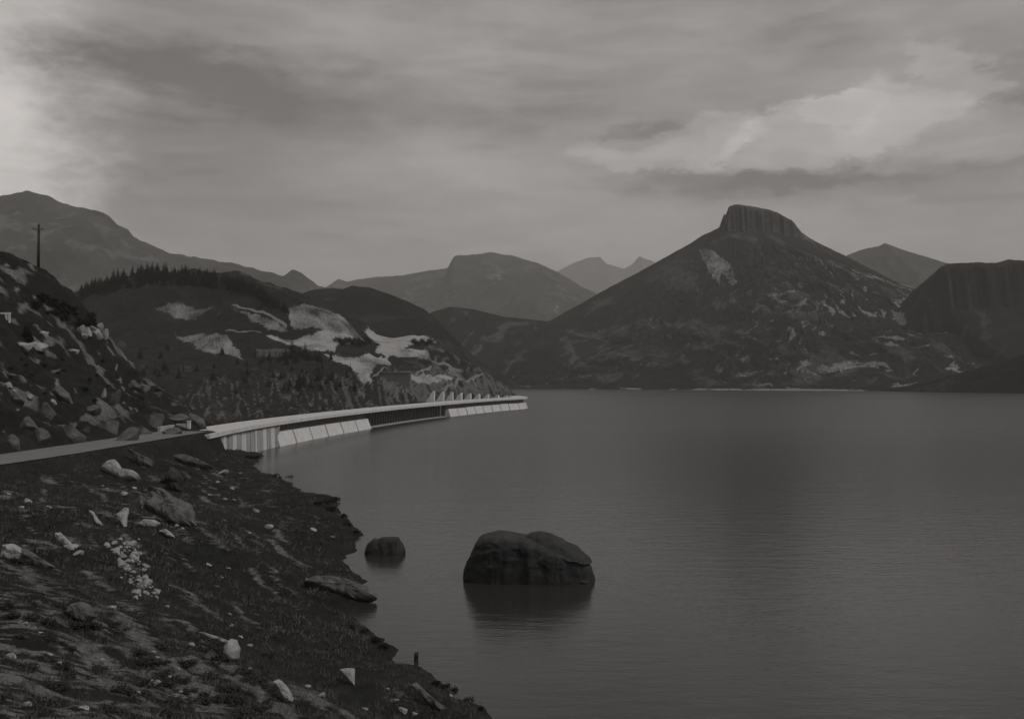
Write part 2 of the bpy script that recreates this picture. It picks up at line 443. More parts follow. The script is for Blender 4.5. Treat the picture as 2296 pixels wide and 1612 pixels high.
struct(obj('hillside', me, M_bank))

# road surface on the bench
def ribbon(name, pts, width, zf, mat, crown=0, step=2.0, edge=.0, seed=0):
    p = np.array([q[:2] for q in pts], float)
    d = np.r_[0, np.cumsum(np.hypot(*np.diff(p, axis=0).T))]
    s = np.linspace(0, d[-1], max(4, int(d[-1] / step)))
    px = np.interp(s, d, p[:, 0]); py = np.interp(s, d, p[:, 1])
    k = min(9, len(s) // 3 * 2 - 1)
    if k >= 3:
        ker = np.ones(k) / k
        px2 = np.convolve(np.pad(px, k // 2, 'edge'), ker, 'valid'); py2 = np.convolve(np.pad(py, k // 2, 'edge'), ker, 'valid')
        px, py = px2, py2
    tx = np.gradient(px); ty = np.gradient(py); ln = np.hypot(tx, ty) + 1e-9; nx, ny = ty / ln, -tx / ln
    off = np.linspace(-.5, .5, 7)
    wv_ = width * (1 + edge * pnoise(s / 6, s * 0 + seed, seed))
    VX = px[:, None] + nx[:, None] * off * wv_[:, None]; VY = py[:, None] + ny[:, None] * off * wv_[:, None]
    VZ = zf(VX, VY) + crown * (1 - (off * 2) ** 2)
    me = mesh_np(name, np.stack([VX, VY, VZ], -1).reshape(-1, 3), grid_faces(len(s), 7))
    return struct(obj(name, me, mat))
ribbon('road', ROAD, 10.2, lambda x, y: x * 0 + RZ, M_road, .10, 1.5, .05)

# ------------------------------------------------------------------ far side of the gorge: wooded hill and terraced works
fc = [P(*p) for p in (
    (-120, 760, 1000), (0, 740, 1000), (90, 690, 990), (150, 660, 980), (200, 643, 950), (280, 622, 930), (340, 612, 920), (430, 616, 905), (500, 628, 890), (560, 644, 880), (600, 668, 872), (640, 684, 866),
    (700, 690, 875), (760, 712, 880), (830, 758, 880), (880, 748, 930), (950, 750, 930), (975, 764, 925), (1010, 792, 915), (1050, 812, 900), (1085, 842, 880),
    (300, 780, 790), (450, 780, 800), (450, 700, 860), (600, 762, 815), (600, 830, 760), (750, 800, 800), (800, 850, 770), (900, 830, 805), (950, 800, 860), (300, 850, 715), (150, 720, 850), (150, 800, 745), (0, 800, 750),
    (300, 905, 650), (600, 905, 690), (800, 895, 735), (920, 880, 765), (1000, 872, 800), (1060, 868, 830), (0, 900, 640), (450, 860, 705), (700, 860, 745), (1000, 845, 850), (720, 745, 850), (640, 740, 845))]
fc += [(-420, 1100, 60), (-330, 1150, 60), (-200, 1080, 40), (-100, 1050, 22), (-60, 1000, 22), (-20, 960, 6), (5, 930, -3), (25, 900, -8), (30, 1000, -10), (0, 1080, -8),
       (-8, 850, -4), (20, 780, -12), (-40, 760, -6), (-60, 690, -12), (-100, 640, -14), (-200, 560, -14), (-300, 560, 0), (-20, 700, -14), (-440, 900, 55), (-420, 700, 30), (-100, 1150, -8), (-250, 1180, 30)]
FF = rbf(fc, 14.0)
fxs = np.arange(-470, 45, 1.35); fys = np.arange(560, 1200, 1.7)
FX, FY = np.meshgrid(fxs, fys)
FZ = FF(FX, FY)
FAR = Field(fxs, fys, FZ)
FAR0 = FAR
fam = sstep(-14, -2, FZ)
gorge = sstep(34, 12, FZ) * sstep(-260, -200, FX) * sstep(-14, -8, FZ)
FZ = FZ + fam * (fbm(FX / 45, FY / 45, 5, 71) * 4.5 + fbm(FX / 9, FY / 9, 4, 72) * .9)
FZ = FZ + gorge * (ridged((FX + .25 * FY) / 9, FY / 60, 3, 73) - .7) * 9.0
TERR = [  # terraces and spoil slopes: outline in the photo, evenness, paleness
    ([(636, 694), (700, 684), (762, 706), (836, 766), (792, 766), (740, 742), (664, 742)], .0, .62),
    ([(818, 742), (890, 746), (948, 748), (976, 766), (935, 770), (905, 784), (960, 790), (958, 812), (905, 808), (840, 796), (850, 775)], .75, 1.0),
    ([(600, 752), (700, 744), (790, 750), (800, 768), (760, 772), (750, 790), (690, 790), (640, 772)], .6, .85),
    ([(726, 792), (800, 800), (868, 800), (880, 818), (840, 826), (830, 858), (806, 856), (790, 826)], .5, .9),
    ([(390, 746), (515, 750), (545, 806), (450, 790)], 0, .58), ([(345, 694), (400, 672), (480, 690), (436, 716), (380, 706)], 0, .52),
    ([(520, 690), (610, 716), (650, 742), (600, 740), (560, 716)], 0, .6), ([(575, 782), (650, 782), (660, 800), (580, 800)], .4, .5),
    ([(915, 838), (1000, 838), (1020, 848), (985, 858), (918, 858)], .7, .9), ([(1005, 815), (1035, 830), (1040, 850), (1010, 846)], .3, .6)]
fpale = np.zeros_like(FZ); frock = np.zeros_like(FZ)
FAR = Field(fxs, fys, FZ)
wob = fbm(FX / 14, FY / 14, 4, 75) * 5
polys = []
for poly, flat, pale in TERR:
    wp = [FAR.at(x, y, 560, 1190) for x, y in poly]
    wp = [(p.x, p.y) for p in wp]; polys.append(wp)
    ins = in_poly(FX, FY, wp); dd = seg_dist(FX, FY, wp, True); sgn = np.where(ins, dd, -dd) + wob * .35
    mk_ = sstep(-.7, .7, sgn + fbm(FX / 4, FY / 4, 3, 74) * 1.2)
    if flat:
        zt = np.median(FZ[ins]) if ins.any() else 0
        grad = FF(FX, FY); k = sstep(-4, 5, sgn) * flat * .6
        FZ = FZ * (1 - k) + (zt + (grad - zt) * .35) * k
    fpale = np.maximum(fpale, mk_ * pale * (.75 + .35 * fbm(FX / 20, FY / 20, 3, 76)))
gul = ridged((FX + .3 * FY) / 5, FY / 45, 3, 77)
frock = np.maximum(gorge * sstep(.70, .90, gul + .12 * sstep(-150, -60, FX) - .04) * 1.0, fam * sstep(.35, .7, fbm(FX / 26, FY / 26, 5, 78)) * .45)
frock = np.maximum(frock, sstep(-130, -60, FX) * sstep(3, 8, FZ) * sstep(-.2, .5, fbm(FX / 7, FY / 11, 4, 79)) * .65)
FAR = Field(fxs, fys, FZ)
me = mesh_np('far_hillside', np.stack([FX, FY, FZ], -1).reshape(-1, 3), grid_faces(len(fys), len(fxs)))
attr(me, 'rock', np.clip(frock, 0, 1)); attr(me, 'pale', np.clip(fpale, 0, 1))
struct(obj('gorge_hillside', me, M_hill))

def track(pts, w):
    q = [FAR.at(x, y, 560, 1190) for x, y in pts]
    ribbon('track', q, w * .8, lambda x, y: FAR.h(x, y) + .45, M_track, .15, 1.6, .2, int(pts[0][0]))
for pts, w in (([(516, 686), (560, 694), (610, 712), (648, 736)], 2.6), ([(500, 746), (545, 745), (590, 748)], 2.6),
               ([(952, 782), (962, 806), (978, 816), (1004, 815), (1022, 830), (1034, 838)], 3.6), ([(928, 842), (946, 832), (968, 818)], 3.0),
               ([(1000, 838), (1020, 842), (1038, 854), (1060, 848), (1086, 843)], 3.6), ([(1040, 854), (1015, 864), (990, 876)], 3.6),
               ([(1050, 850), (1068, 864), (1080, 874)], 3.0), ([(834, 850), (848, 838), (864, 822)], 2.4)):
    track(pts, w)

# ------------------------------------------------------------------ hills and mountains
def mountain(name, ridge, front, back, mat, zf=-10, pf=1.15, pb=1.0, nx=420, ny=150, crest=1.0, relief=.10, lam=160, slant=.35, seed=0, mesa=None, rockf=None, meander=.0, cliff=None):
    r = np.array(ridge, float)
    sx = np.linspace(r[0, 0], r[-1, 0], 1600)
    Yr = np.interp(sx, r[:, 0], r[:, 2]); Yr = Yr * (1 + meander * fbm(sx / 260, sx * 0, 3, seed + 5))
    sy = np.interp(sx, r[:, 0], r[:, 1])
    ks = np.ones(9) / 9; sy = np.convolve(np.pad(sy, 4, 'edge'), ks, 'valid')
    sy = sy + crest * (fbm(sx / 30, sx * 0 + 3, 5, seed) * 2.2)
    x = (sx - 1148) / FOC * Yr; z = EYE + (HOR - sy) / FOC * Yr
    o = np.argsort(x); x, z, Yr = x[o], z[o], Yr[o]
    gx = np.linspace(x[0], x[-1], nx); gz = np.interp(gx, x, z); gy = np.interp(gx, x, Yr)
    t = np.concatenate([-np.linspace(1, 0, ny) ** 1.15, np.linspace(0, 1, ny // 3)[1:] ** 1.2])
    T, GX = np.meshgrid(t, gx, indexing='ij'); GZ = np.broadcast_to(gz, T.shape); GY0 = np.broadcast_to(gy, T.shape)
    fr = np.interp(gx, *np.array(front).T) if isinstance(front, (list, tuple)) else np.full(nx, float(front))
    FR = np.broadcast_to(fr, T.shape)
    Y = GY0 + np.where(T < 0, T * FR, T * back)
    a = np.abs(T)
    prof = np.where(T < 0, (1 - a) ** pf, (1 - a) ** pb)
    Zm = zf + (GZ - zf) * prof
    win = sstep(0, .22, a) * sstep(1.0, .7, a)
    D = a * np.where(T < 0, FR, back)
    amp = relief * (np.maximum(GZ, 60) - zf)
    gl = ridged((GX + slant * D) / lam + .25 * fbm(GX / lam / 1.5, Y / lam / 1.5, 3, seed + 9), Y / lam / 3.2, 4, seed + 1)
    big = fbm(GX / lam / 3, Y / lam / 2.2, 4, seed + 2)
    Zm = Zm + win * amp * ((gl - .72) * 1.7 + big * .5)
    rock = sstep(.76, .93, gl + .10 * fbm(GX / lam * 4, Y / lam * 4, 3, seed + 3)) * sstep(.02, .3, win + .05)
    pale = np.zeros_like(Zm)
    if mesa: Zm, rock, pale = mesa(GX, Y, Zm, D, T, rock, pale)
    if rockf is not None: rock = rock * rockf
    me = mesh_np(name, np.stack([GX, Y, Zm], -1).reshape(-1, 3), grid_faces(*T.shape))
    attr(me, 'rock', np.clip(rock, 0, 1)); attr(me, 'pale', np.clip(pale, 0, 1))
    return struct(obj(name, me, mat))

# right-hand peak with its cliff-sided summit block
YA = 2250.0
def crag(GX, Y, Zm, D, T, rock, pale):
    sxx = 1148 + GX / YA * FOC
    top = np.interp(sxx, [1612, 1621, 1623, 1628, 1630, 1634, 1650, 1700, 1740, 1775, 1795, 1812], [510, 506, 480, 484, 490, 463, 459, 465, 475, 494, 519, 532])
    base = np.interp(sxx, [1560, 1620, 1700, 1800, 1850], [540, 508, 505, 527, 552])
    hgt = np.maximum(base - top, 0) / FOC * YA * ((sxx > 1613) & (sxx < 1813))
    wall = fbm(GX / 9, Y * 0 + 1, 4, 301) * 7 + fbm(GX / 30, Y / 60, 3, 302) * 8
    dep = np.where(T < 0, sstep(34, 18, D + wall), sstep(90, 50, D))
    Zm = Zm + hgt * dep
    cl = (hgt > 4) * sstep(46, 30, np.where(T < 0, D + wall, 99))
    ver = .35 + .9 * np.clip(fbm(GX / 7, Y * 0 + 5, 4, 303) + .3, 0, 1)
    rock = np.maximum(rock, cl * ver * 1.6)
    # two fans of scree below the crag and a spray of bare ribs
    sy_ = HOR - (Zm - EYE) / Y * FOC; sx_ = 1148 + GX / Y * FOC
    ang = fbm(sx_ / 60, sy_ / 60, 3, 306) * 5
    fan = in_poly(sx_ + ang, sy_ + ang, [(1566, 562), (1592, 556), (1640, 598), (1652, 632), (1640, 640), (1618, 612), (1614, 642), (1590, 612)])
    fan2 = in_poly(sx_ + ang, sy_ + ang, [(1690, 640), (1735, 640), (1800, 690), (1790, 700), (1740, 680)])
    front = T < 0
    pale = np.where(front & fan, .50 + .25 * fbm(GX / 30, Y / 60, 4, 310), np.where(front & fan2, .22 + .2 * fbm(GX / 30, Y / 60, 4, 313), pale))
    th = np.arctan2(GX - 590, D + 60); rr = np.hypot(GX - 590, D + 60)
    wp_ = .10 * fbm(GX / 190, Y / 190, 4, 311)
    q = ridged((th + wp_) * 19, rr / 330 + 3, 4, 304, .6)
    pt = sstep(-.15, .35, fbm(GX / 150, Y / 210, 4, 312))
    ribs = sstep(.80, .91, q + .10 * fbm(GX / 22, Y / 22, 3, 305)) * front * sstep(1000, 500, D) * pt * (.35 + .65 * sstep(-.2, .5, th))
    pale = np.maximum(pale, ribs * .98)
    spk = sstep(.34, .60, fbm((th + wp_) * 30, rr / 55, 4, 307, .6) + .45 * fbm(GX / 170, Y / 170, 3, 309)) * front
    pale = np.maximum(pale, spk * .72 * sstep(150, 420, D) * (.4 + .6 * sstep(-.6, .3, th)))
    Zm = Zm + front * sstep(60, 200, D) * sstep(.03, .25, 1 - np.abs(T)) * ((q - .72) * 22 + (ridged((th + wp_) * 34, rr / 150, 3, 314) - .7) * 9)
    pale = np.maximum(pale, front * sstep(3.2, 1.6, Zm) * sstep(-.5, .3, Zm) * .8 * sstep(-.3, .2, fbm(GX / 60, Y / 60, 3, 315)))
    return Zm, rock, pale
RA = [(1060, 850, YA), (1130, 775, YA), (1238, 716, YA), (1300, 682, YA), (1360, 648, YA), (1440, 606, YA), (1530, 556, YA), (1580, 526, YA), (1620, 507, YA), (1700, 505, YA), (1800, 527, YA),
      (1850, 552, YA), (1900, 576, YA), (1990, 622, YA), (2040, 648, YA), (2100, 690, YA), (2200, 730, YA), (2330, 790, YA), (2480, 850, YA)]
mountain('mountain', RA, [(-200, 700), (150, 760), (400, 900), (600, 1000), (900, 1060), (1300, 1150)], 900, M_mtn, pf=1.22, nx=850, ny=350, relief=.05, lam=150, seed=100, mesa=crag, crest=.5, slant=-.3, rockf=.62)
# low ridge before it
mountain('hill', [(820, 870, 2050), (900, 760, 2050), (968, 700, 2050), (1010, 688, 2050), (1060, 693, 2050), (1130, 710, 2050), (1240, 722, 2000), (1400, 760, 1950), (1600, 800, 1900), (1800, 830, 1800), (1950, 850, 1700)],
         [(-250, 330), (100, 330), (400, 380), (700, 420)], 500, M_mtn, pf=.95, nx=360, ny=120, relief=.10, lam=120, seed=120, crest=.3, rockf=.8)
# right-hand mesa, nearer
def mesa2(GX, Y, Zm, D, T, rock, pale):
    w = fbm(GX / 18, Y * 0, 4, 401) * 10
    hgt = 62.0
    dep = sstep(0, 26, D + w - 20) * (T < 0)
    low = Zm - hgt * dep * sstep(1.0, .3, np.abs(T))
    cl = (T < 0) * sstep(52, 40, D + w) * sstep(640, 700, GX)
    rock = np.maximum(rock * .5, cl * (.1 + .5 * np.clip(fbm(GX / 10, Y * 0 + 2, 4, 402), 0, 1)))
    q = ridged((GX - 1.1 * D) / 70, D / 300, 3, 404)
    pale = np.maximum(pale, sstep(.90, .97, q) * (T < 0) * sstep(120, 220, D) * .35)
    return low, rock, pale
YB = 1650.0
mountain('mountain', [(1985, 868, YB), (2030, 760, YB), (2060, 695, YB), (2086, 655, YB), (2098, 618, YB), (2106, 600, YB), (2122, 592, YB), (2180, 588, YB), (2230, 590, YB), (2262, 582, YB), (2300, 585, YB), (2400, 592, YB), (2500, 600, YB), (2650, 640, YB), (2850, 760, YB)],
         [(620, 320), (760, 560), (900, 680), (1100, 760), (1400, 800)], 700, M_mtn, pf=1.05, nx=330, ny=240, relief=.05, lam=110, seed=140, mesa=mesa2, crest=.6)
# dark spur entering from the right along the shore
mountain('hill', [(1960, 884, 1330), (2050, 866, 1300), (2150, 838, 1270), (2296, 795, 1220), (2450, 770, 1200), (2700, 790, 1200)],
         [(480, 40), (600, 170), (760, 300), (1100, 340)], 400, M_dark, pf=.9, nx=220, ny=90, relief=.10, lam=60, seed=160, crest=.4)
# pyramid behind, right
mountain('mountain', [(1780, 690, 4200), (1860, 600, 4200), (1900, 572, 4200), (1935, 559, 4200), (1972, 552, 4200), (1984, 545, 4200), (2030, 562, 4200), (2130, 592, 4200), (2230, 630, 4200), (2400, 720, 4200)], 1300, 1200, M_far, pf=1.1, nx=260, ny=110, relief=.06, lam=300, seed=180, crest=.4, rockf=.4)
# plateau mountain in the middle distance
def snowD(GX, Y, Zm, D, T, rock, pale):
    h = fbm(GX / 160, Y / 420, 5, 501)
    pale = np.maximum(pale, sstep(.62, .85, h + .25 * fbm(GX / 50, Y / 50, 3, 502)) * (T < 0) * .30)
    return Zm, rock, pale
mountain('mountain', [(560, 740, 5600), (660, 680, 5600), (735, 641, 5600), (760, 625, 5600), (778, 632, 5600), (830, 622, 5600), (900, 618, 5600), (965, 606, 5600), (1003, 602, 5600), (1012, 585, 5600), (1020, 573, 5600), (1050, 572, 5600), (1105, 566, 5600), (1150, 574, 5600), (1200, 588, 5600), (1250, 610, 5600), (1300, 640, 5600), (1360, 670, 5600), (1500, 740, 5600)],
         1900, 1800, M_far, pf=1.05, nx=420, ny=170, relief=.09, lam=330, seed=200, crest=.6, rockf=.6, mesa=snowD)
# farthest summits
def snowE(GX, Y, Zm, D, T, rock, pale):
    h = fbm(GX / 300, Y / 500, 5, 511)
    band = sstep(900, 1200, D) * sstep(2200, 1500, D)
    return Zm, rock, np.maximum(pale, sstep(.1, .5, h + .1) * band * (T < 0) * .8)
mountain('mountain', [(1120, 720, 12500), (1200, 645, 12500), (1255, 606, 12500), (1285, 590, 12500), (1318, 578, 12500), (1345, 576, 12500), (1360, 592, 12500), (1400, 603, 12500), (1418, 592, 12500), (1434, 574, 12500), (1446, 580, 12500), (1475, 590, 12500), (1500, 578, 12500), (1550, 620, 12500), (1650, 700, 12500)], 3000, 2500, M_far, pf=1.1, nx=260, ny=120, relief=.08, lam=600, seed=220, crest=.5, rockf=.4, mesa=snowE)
# big mountain on the left
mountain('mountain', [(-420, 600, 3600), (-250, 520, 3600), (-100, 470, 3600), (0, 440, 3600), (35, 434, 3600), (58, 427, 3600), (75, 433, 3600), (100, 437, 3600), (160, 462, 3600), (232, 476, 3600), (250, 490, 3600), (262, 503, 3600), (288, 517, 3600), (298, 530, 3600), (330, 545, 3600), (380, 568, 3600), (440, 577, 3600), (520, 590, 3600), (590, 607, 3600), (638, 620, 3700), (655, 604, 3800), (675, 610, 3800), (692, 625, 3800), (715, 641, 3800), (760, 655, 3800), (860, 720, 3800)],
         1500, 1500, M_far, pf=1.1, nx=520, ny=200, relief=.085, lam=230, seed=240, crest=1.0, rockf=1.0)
# dark wooded spur behind the works
mountain('hill', [(520, 760, 1420), (600, 700, 1420), (655, 667, 1420), (700, 650, 1420), (740, 646, 1420), (768, 648, 1420), (790, 641, 1420), (830, 645, 1420), (880, 662, 1420), (950, 692, 1430), (985, 722, 1450), (1020, 758, 1480), (1060, 798, 1520), (1100, 828, 1580), (1150, 852, 1660), (1190, 864, 1730), (1210, 871, 1760)],
         [(-400, 460), (-200, 460), (-80, 330), (0, 160), (50, 40)], 500, M_dark, pf=.8, nx=320, ny=120, relief=.035, lam=90, seed=260, crest=.45)
# ------------------------------------------------------------------ dam
DECK = 6.5
dp = np.array([(-60.5, 186), (-61.5, 200), (-62.3, 220), (-62.2, 240), (-61, 262), (-57.5, 300), (-51, 345), (-42.5, 395), (-31.5, 445), (-17.5, 500), (-3.5, 545), (3.5, 562), (7.8, 577), (9.0, 592), (7.5, 612), (1, 650), (-9, 695), (-22, 745), (-36, 795), (-50, 845)], float)
def catmull(p, n=14):
    q = np.vstack([2 * p[0] - p[1], p, 2 * p[-1] - p[-2]]); out = []
    for i in range(1, len(q) - 2):
        for tt in np.linspace(0, 1, n, endpoint=False):
            a, b_, c, d = q[i - 1], q[i], q[i + 1], q[i + 2]
            out.append(.5 * ((2 * b_) + (c - a) * tt + (2 * a - 5 * b_ + 4 * c - d) * tt ** 2 + (3 * b_ - a - 3 * c + d) * tt ** 3))
    out.append(p[-1]); return np.array(out)
cp = catmull(dp); cs = np.r_[0, np.cumsum(np.hypot(*np.diff(cp, axis=0).T))]
def dam_pt(s, off):
    """point at arc length s, off metres towards the lake from the deck's lake-side edge"""
    x = np.interp(s, cs, cp[:, 0]); y = np.interp(s, cs, cp[:, 1])
    x2 = np.interp(s + .6, cs, cp[:, 0]); y2 = np.interp(s + .6, cs, cp[:, 1]); x1 = np.interp(s - .6, cs, cp[:, 0]); y1 = np.interp(s - .6, cs, cp[:, 1])
    tx, ty = x2 - x1, y2 - y1; l = np.hypot(tx, ty) + 1e-9
    return x + ty / l * off, y - tx / l * off
def s_at_y(y): return float(np.interp(y, cp[:, 1], cs))
def sweep(s0, s1, prof, n):
    """closed cross-section prof [(off, z)] swept along the dam, capped at both ends"""
    S = np.linspace(s0, s1, n); k = len(prof); V = []; Fc = []
    for s in S:
        for off, z in prof:
            x, y = dam_pt(s, off); V.append((x, y, z))
    for i in range(n - 1):
        for j in range(k):
            a = i * k + j; b_ = i * k + (j + 1) % k
            Fc.append((a, b_, b_ + k, a + k))
    Fc.append(tuple(range(k))); Fc.append(tuple(range((n - 1) * k, n * k)))
    me = bpy.data.meshes.new('dam'); me.from_pydata(V, [], Fc)
    bm = bmesh.new(); bm.from_mesh(me); bmesh.ops.recalc_face_normals(bm, faces=bm.faces); bm.to_mesh(me); bm.free()
    return me
dam = tag(empty('dam', (-62, 206, 0)), 'long pale concrete dam with sloping buttress faces curving out across the lake', 'dam')
bpy.context.view_layer.update()
def dpart(name, me, mat, parent=None):
    o = obj(name, me, mat, parent or dam)
    if parent is None: o.matrix_parent_inverse = Matrix.Translation(-Vector(dam.location))
    return o
SE = float(cs[-1]); S0 = s_at_y(199.0); SW = s_at_y(258); SA0 = s_at_y(350); SA1 = s_at_y(456); ST = s_at_y(592); SE = ST + 46
deck = dpart('deck', sweep(S0, SE, [(0, 5.75), (0, DECK), (-8.6, DECK), (-8.6, 5.4), (-2.2, 5.4)], 160), M_deck)
dpart('parapet', sweep(S0, SE, [(.30, 5.70), (.30, DECK + .14), (-.22, DECK + .14), (-.22, DECK + .003), (.003, DECK + .003), (.003, 5.70)], 160), M_conc)
dpart('parapet', sweep(S0, SE, [(-8.3, DECK + .003), (-8.3, DECK + .22), (-8.58, DECK + .22), (-8.58, DECK + .003)], 160), M_conc)
dpart('core_wall', sweep(SW, SA0, [(-2.3, -7), (-2.3, 5.38), (-4.2, 5.38), (-4.2, -7)], 40), M_conc_dark)
dpart('core_wall', sweep(SA1, SE, [(-2.3, -7), (-2.3, 5.38), (-4.2, 5.38), (-4.2, -7)], 70), M_conc_dark)
dpart('arch_wall', sweep(SA0, SA1, [(-5.2, -7), (-4.6, 5.38), (-7, 5.38), (-7, -7)], 40), M_conc_dark)
dpart('waterline_ledge', sweep(SA0 + .5, SA1 - .5, [(-5.0, -2), (-1.2, -2), (-1.4, .28), (-5.0, .34)], 40), M_concwall)
for s in np.arange(SA0 + 2.5, SA1 - 1, 3.4):       # ribs of the shaded arch bay
    wdt = random.uniform(.3, .7)
    dpart('rib', sweep(s, s + wdt, [(-4.5, -3), (-4.0, 5.36), (-5.0, 5.36), (-5.4, -3)], 2), M_conc_dark)
# board-marked abutment wall: upright panels of uneven width
s = S0 - 3; k = 0
while s < SW - .6:
    wdt = random.choice((1.6, 2.4, 3.2, 3.8, 2.0)); e = min(s + wdt, SW - .05); pr = random.uniform(-.16, .10)
    dpart('wall_panel', sweep(s, e - .14, [(.1 + pr, -5), (-.15 + pr, 5.39), (-1.6, 5.39), (-1.6, -5)], 3), M_concwall if k % 3 else M_conc); s = e; k += 1
dpart('abutment_wall', sweep(S0 - 3, SW, [(-.75, -5), (-.95, 5.375), (-4.4, 5.375), (-4.4, -5)], 14), M_conc_dark)
# end bracket carrying the deck overhang
dpart('bracket', sweep(SW + .02, SW + 1.0, [(-.1, 3.4), (.05, 5.38), (-2.2, 5.38), (-2.2, 2.6), (-1.0, 2.6)], 2), M_concwall)
def heads(sa, sb, n, top):
    w_ = (sb - sa) / n
    for i in range(n):
        a = sa + i * w_; e = a + w_
        gp = .75 + .35 * random.random(); tp = top + random.uniform(-.1, .1)
        q = dpart('buttress_head', sweep(a + .05, e - gp, [(2.6, -6), (-.75, tp), (-1.1, tp + .12), (-2.26, tp + .12), (-2.26, -6)], 5), M_conc)
        dpart('joint_strip', sweep(e - gp * .66, e - gp * .3, [(2.2, -6), (-.35, 1.6), (-2.25, 1.6), (-2.25, -6)], 2), M_concwall, None)
heads(SW + .1, SA0, 6, 3.55)
heads(SA1, ST, 10, 3.45)
heads(ST, ST + 45, 3, 3.45)
# downstream buttress fins rising above the roadway
nf = 10
for i in range(nf):
    w_ = (ST - SA1) / nf; sf = SA1 + (i + .25) * w_; topz = np.interp(i, [0, 6, 9], [12.0, 9.0, 7.0])
    dpart('buttress', sweep(sf, sf + 1.5, [(-8.8, -14), (-8.8, topz), (-9.5, topz), (-13.6, 5.6), (-24, -14)], 2), M_conc)
dpart('downstream_wall', sweep(ST - 110, SE, [(-7.2, -14), (-7.2, 5.36), (-8.2, 5.36), (-8.2, -14)], 40), M_conc_dark)

# kerb wall and corner post where the road meets the dam
kw = tag(empty('guard_wall', (-66.0, 200, RZ)), 'low pale concrete guard wall where the road meets the dam', 'wall')
bm = bmesh.new(); box_bm(bm, (-7.6, 4.0, -1.4), (-6.9, 13.0, 1.0), .06); obj('wall_block', bm_mesh('wall_block', bm), M_concwall, kw)
bm = bmesh.new(); box_bm(bm, (-6.8, 13.1, -1.4), (-4.6, 13.7, 1.2), .06); obj('wall_block', bm_mesh('wall_block', bm), M_concwall, kw)
bm = bmesh.new(); box_bm(bm, (-4.5, 13.0, -1.4), (-3.8, 13.7, 1.7), .06); post = obj('corner_post', bm_mesh('corner_post', bm), M_conc, kw)
bm = bmesh.new(); box_bm(bm, (-4.6, 12.9, 1.702), (-3.7, 13.8, 1.85), .03); obj('cap', bm_mesh('cap', bm), M_conc, post)

# ------------------------------------------------------------------ rocks
def rock_mesh(name, seed, sub=3, cuts=9, dims=(1, 1, 1), rough=.07, tight=.72):
    r = np.random.default_rng(seed)
    bm = bmesh.new(); bmesh.ops.create_icosphere(bm, subdivisions=sub, radius=1.0)
    V = np.array([vv.co[:] for vv in bm.verts])
    for i in range(cuts):
        n = r.normal(size=3); n /= np.linalg.norm(n); d = r.uniform(tight - .12, tight + .16)
        e = V @ n - d; V = V - np.maximum(e, 0)[:, None] * n
    if rough:
        V = V * (1 + rough * (fbm(V[:, 0] * 2.2 + seed, V[:, 1] * 2.2 + V[:, 2] * 1.7, 4, seed))[:, None])
    V = V / np.abs(V).max(0)
    for vv, c in zip(bm.verts, V): vv.co = Vector(c * np.array(dims))
    me = bm_mesh(name, bm, False); return me
ROCKS = [rock_mesh('stone', 900 + i, 3, 11, (1, 1, 1), .06, .5) for i in range(7)]
FLATS = [rock_mesh('stone', 930 + i, 2, 10, (1, 1, 1), .05, .45) for i in range(6)]
SMALL = [rock_mesh('stone', 960 + i, 2, 9, (1, 1, 1), .05, .42) for i in range(6)]
for lst in (ROCKS, FLATS, SMALL):
    for m_ in lst: m_.materials.append(M_palerock)
ROCKS_G = [m_.copy() for m_ in ROCKS]
for m_ in ROCKS_G: m_.materials.clear(); m_.materials.append(M_rock)
def place_rock(sx, sy, wpx, hpx, label, group=None, mesh=None, name='stone', depth=.8, sink=.28, rz=None, cat='stone', field=None, tilt=0):
    """sx, sy: where the stone's foot stands in the photo; wpx, hpx: its size there"""
    p = (field or NEAR).at(sx, sy, 12 if field is None else 560, 340 if field is None else 1190)
    w_ = wpx * p.y / FOC; h_ = hpx * p.y / FOC
    o = obj(name, mesh, None)
    o.scale = (w_ / 2, w_ / 2 * depth, h_ / 2 * (1 + sink))
    o.location = (p.x, p.y, p.z + h_ / 2 * (1 - sink * 2) )
    o.rotation_euler = (0, tilt, random.uniform(-.4, .4) if rz is None else rz)
    return tag(o, label, cat, group)
R = random.choice
# the two boulders standing in the lake
def lump(name, prof, depth, n=44, m=26, seed=0, amp=.16, power=2.4, back=.75, lean=0.0):
    """solid from a top profile [(x, z)]; bulging front and back, foot at z<0"""
    pr = np.array(prof); x = np.linspace(pr[0, 0], pr[-1, 0], n); h = np.interp(x, pr[:, 0], pr[:, 1])
    w_ = x[-1] - x[0]; u_ = (x - x[0]) / w_
    dd = depth * (1 - np.abs(2 * u_ - 1) ** 3.2) ** .5 * .9 + depth * .1
    V = []
    for j in range(m):
        a = -math.pi / 2 + math.pi * j / (m - 1)
        cy, cz = math.sin(a), math.cos(a)
        yy = np.sign(cy) * abs(cy) ** (2 / power); zz = abs(cz) ** (2 / power)
        yv = yy * dd * (1 if cy < 0 else back); zv = -1.2 + (h + 1.2) * zz
        nz = fbm(x * .9 + seed, (yv * .8 + zv * 1.1), 5, seed); bl = (ridged(x * .5 + seed, zv * .12, 3, seed + 9) - .7) * 1.6
        V.append(np.stack([x + .10 * nz, yv - lean * zv * (1 if cy < 0 else 0) + amp * nz + .22 * bl * np.sign(cy), zv + amp * .35 * nz * (zz > .2)], -1))
    V = np.concatenate(V); Fq = grid_faces(m, n)
    me = mesh_np(name, V, Fq, False)
    bm = bmesh.new(); bm.from_mesh(me)
    bmesh.ops.holes_fill(bm, edges=[e for e in bm.edges if e.is_boundary])
    bmesh.ops.recalc_face_normals(bm, faces=bm.faces); bm.to_mesh(me); bm.free(); me.update(); return me
YBo = 86.0; kk = YBo / FOC
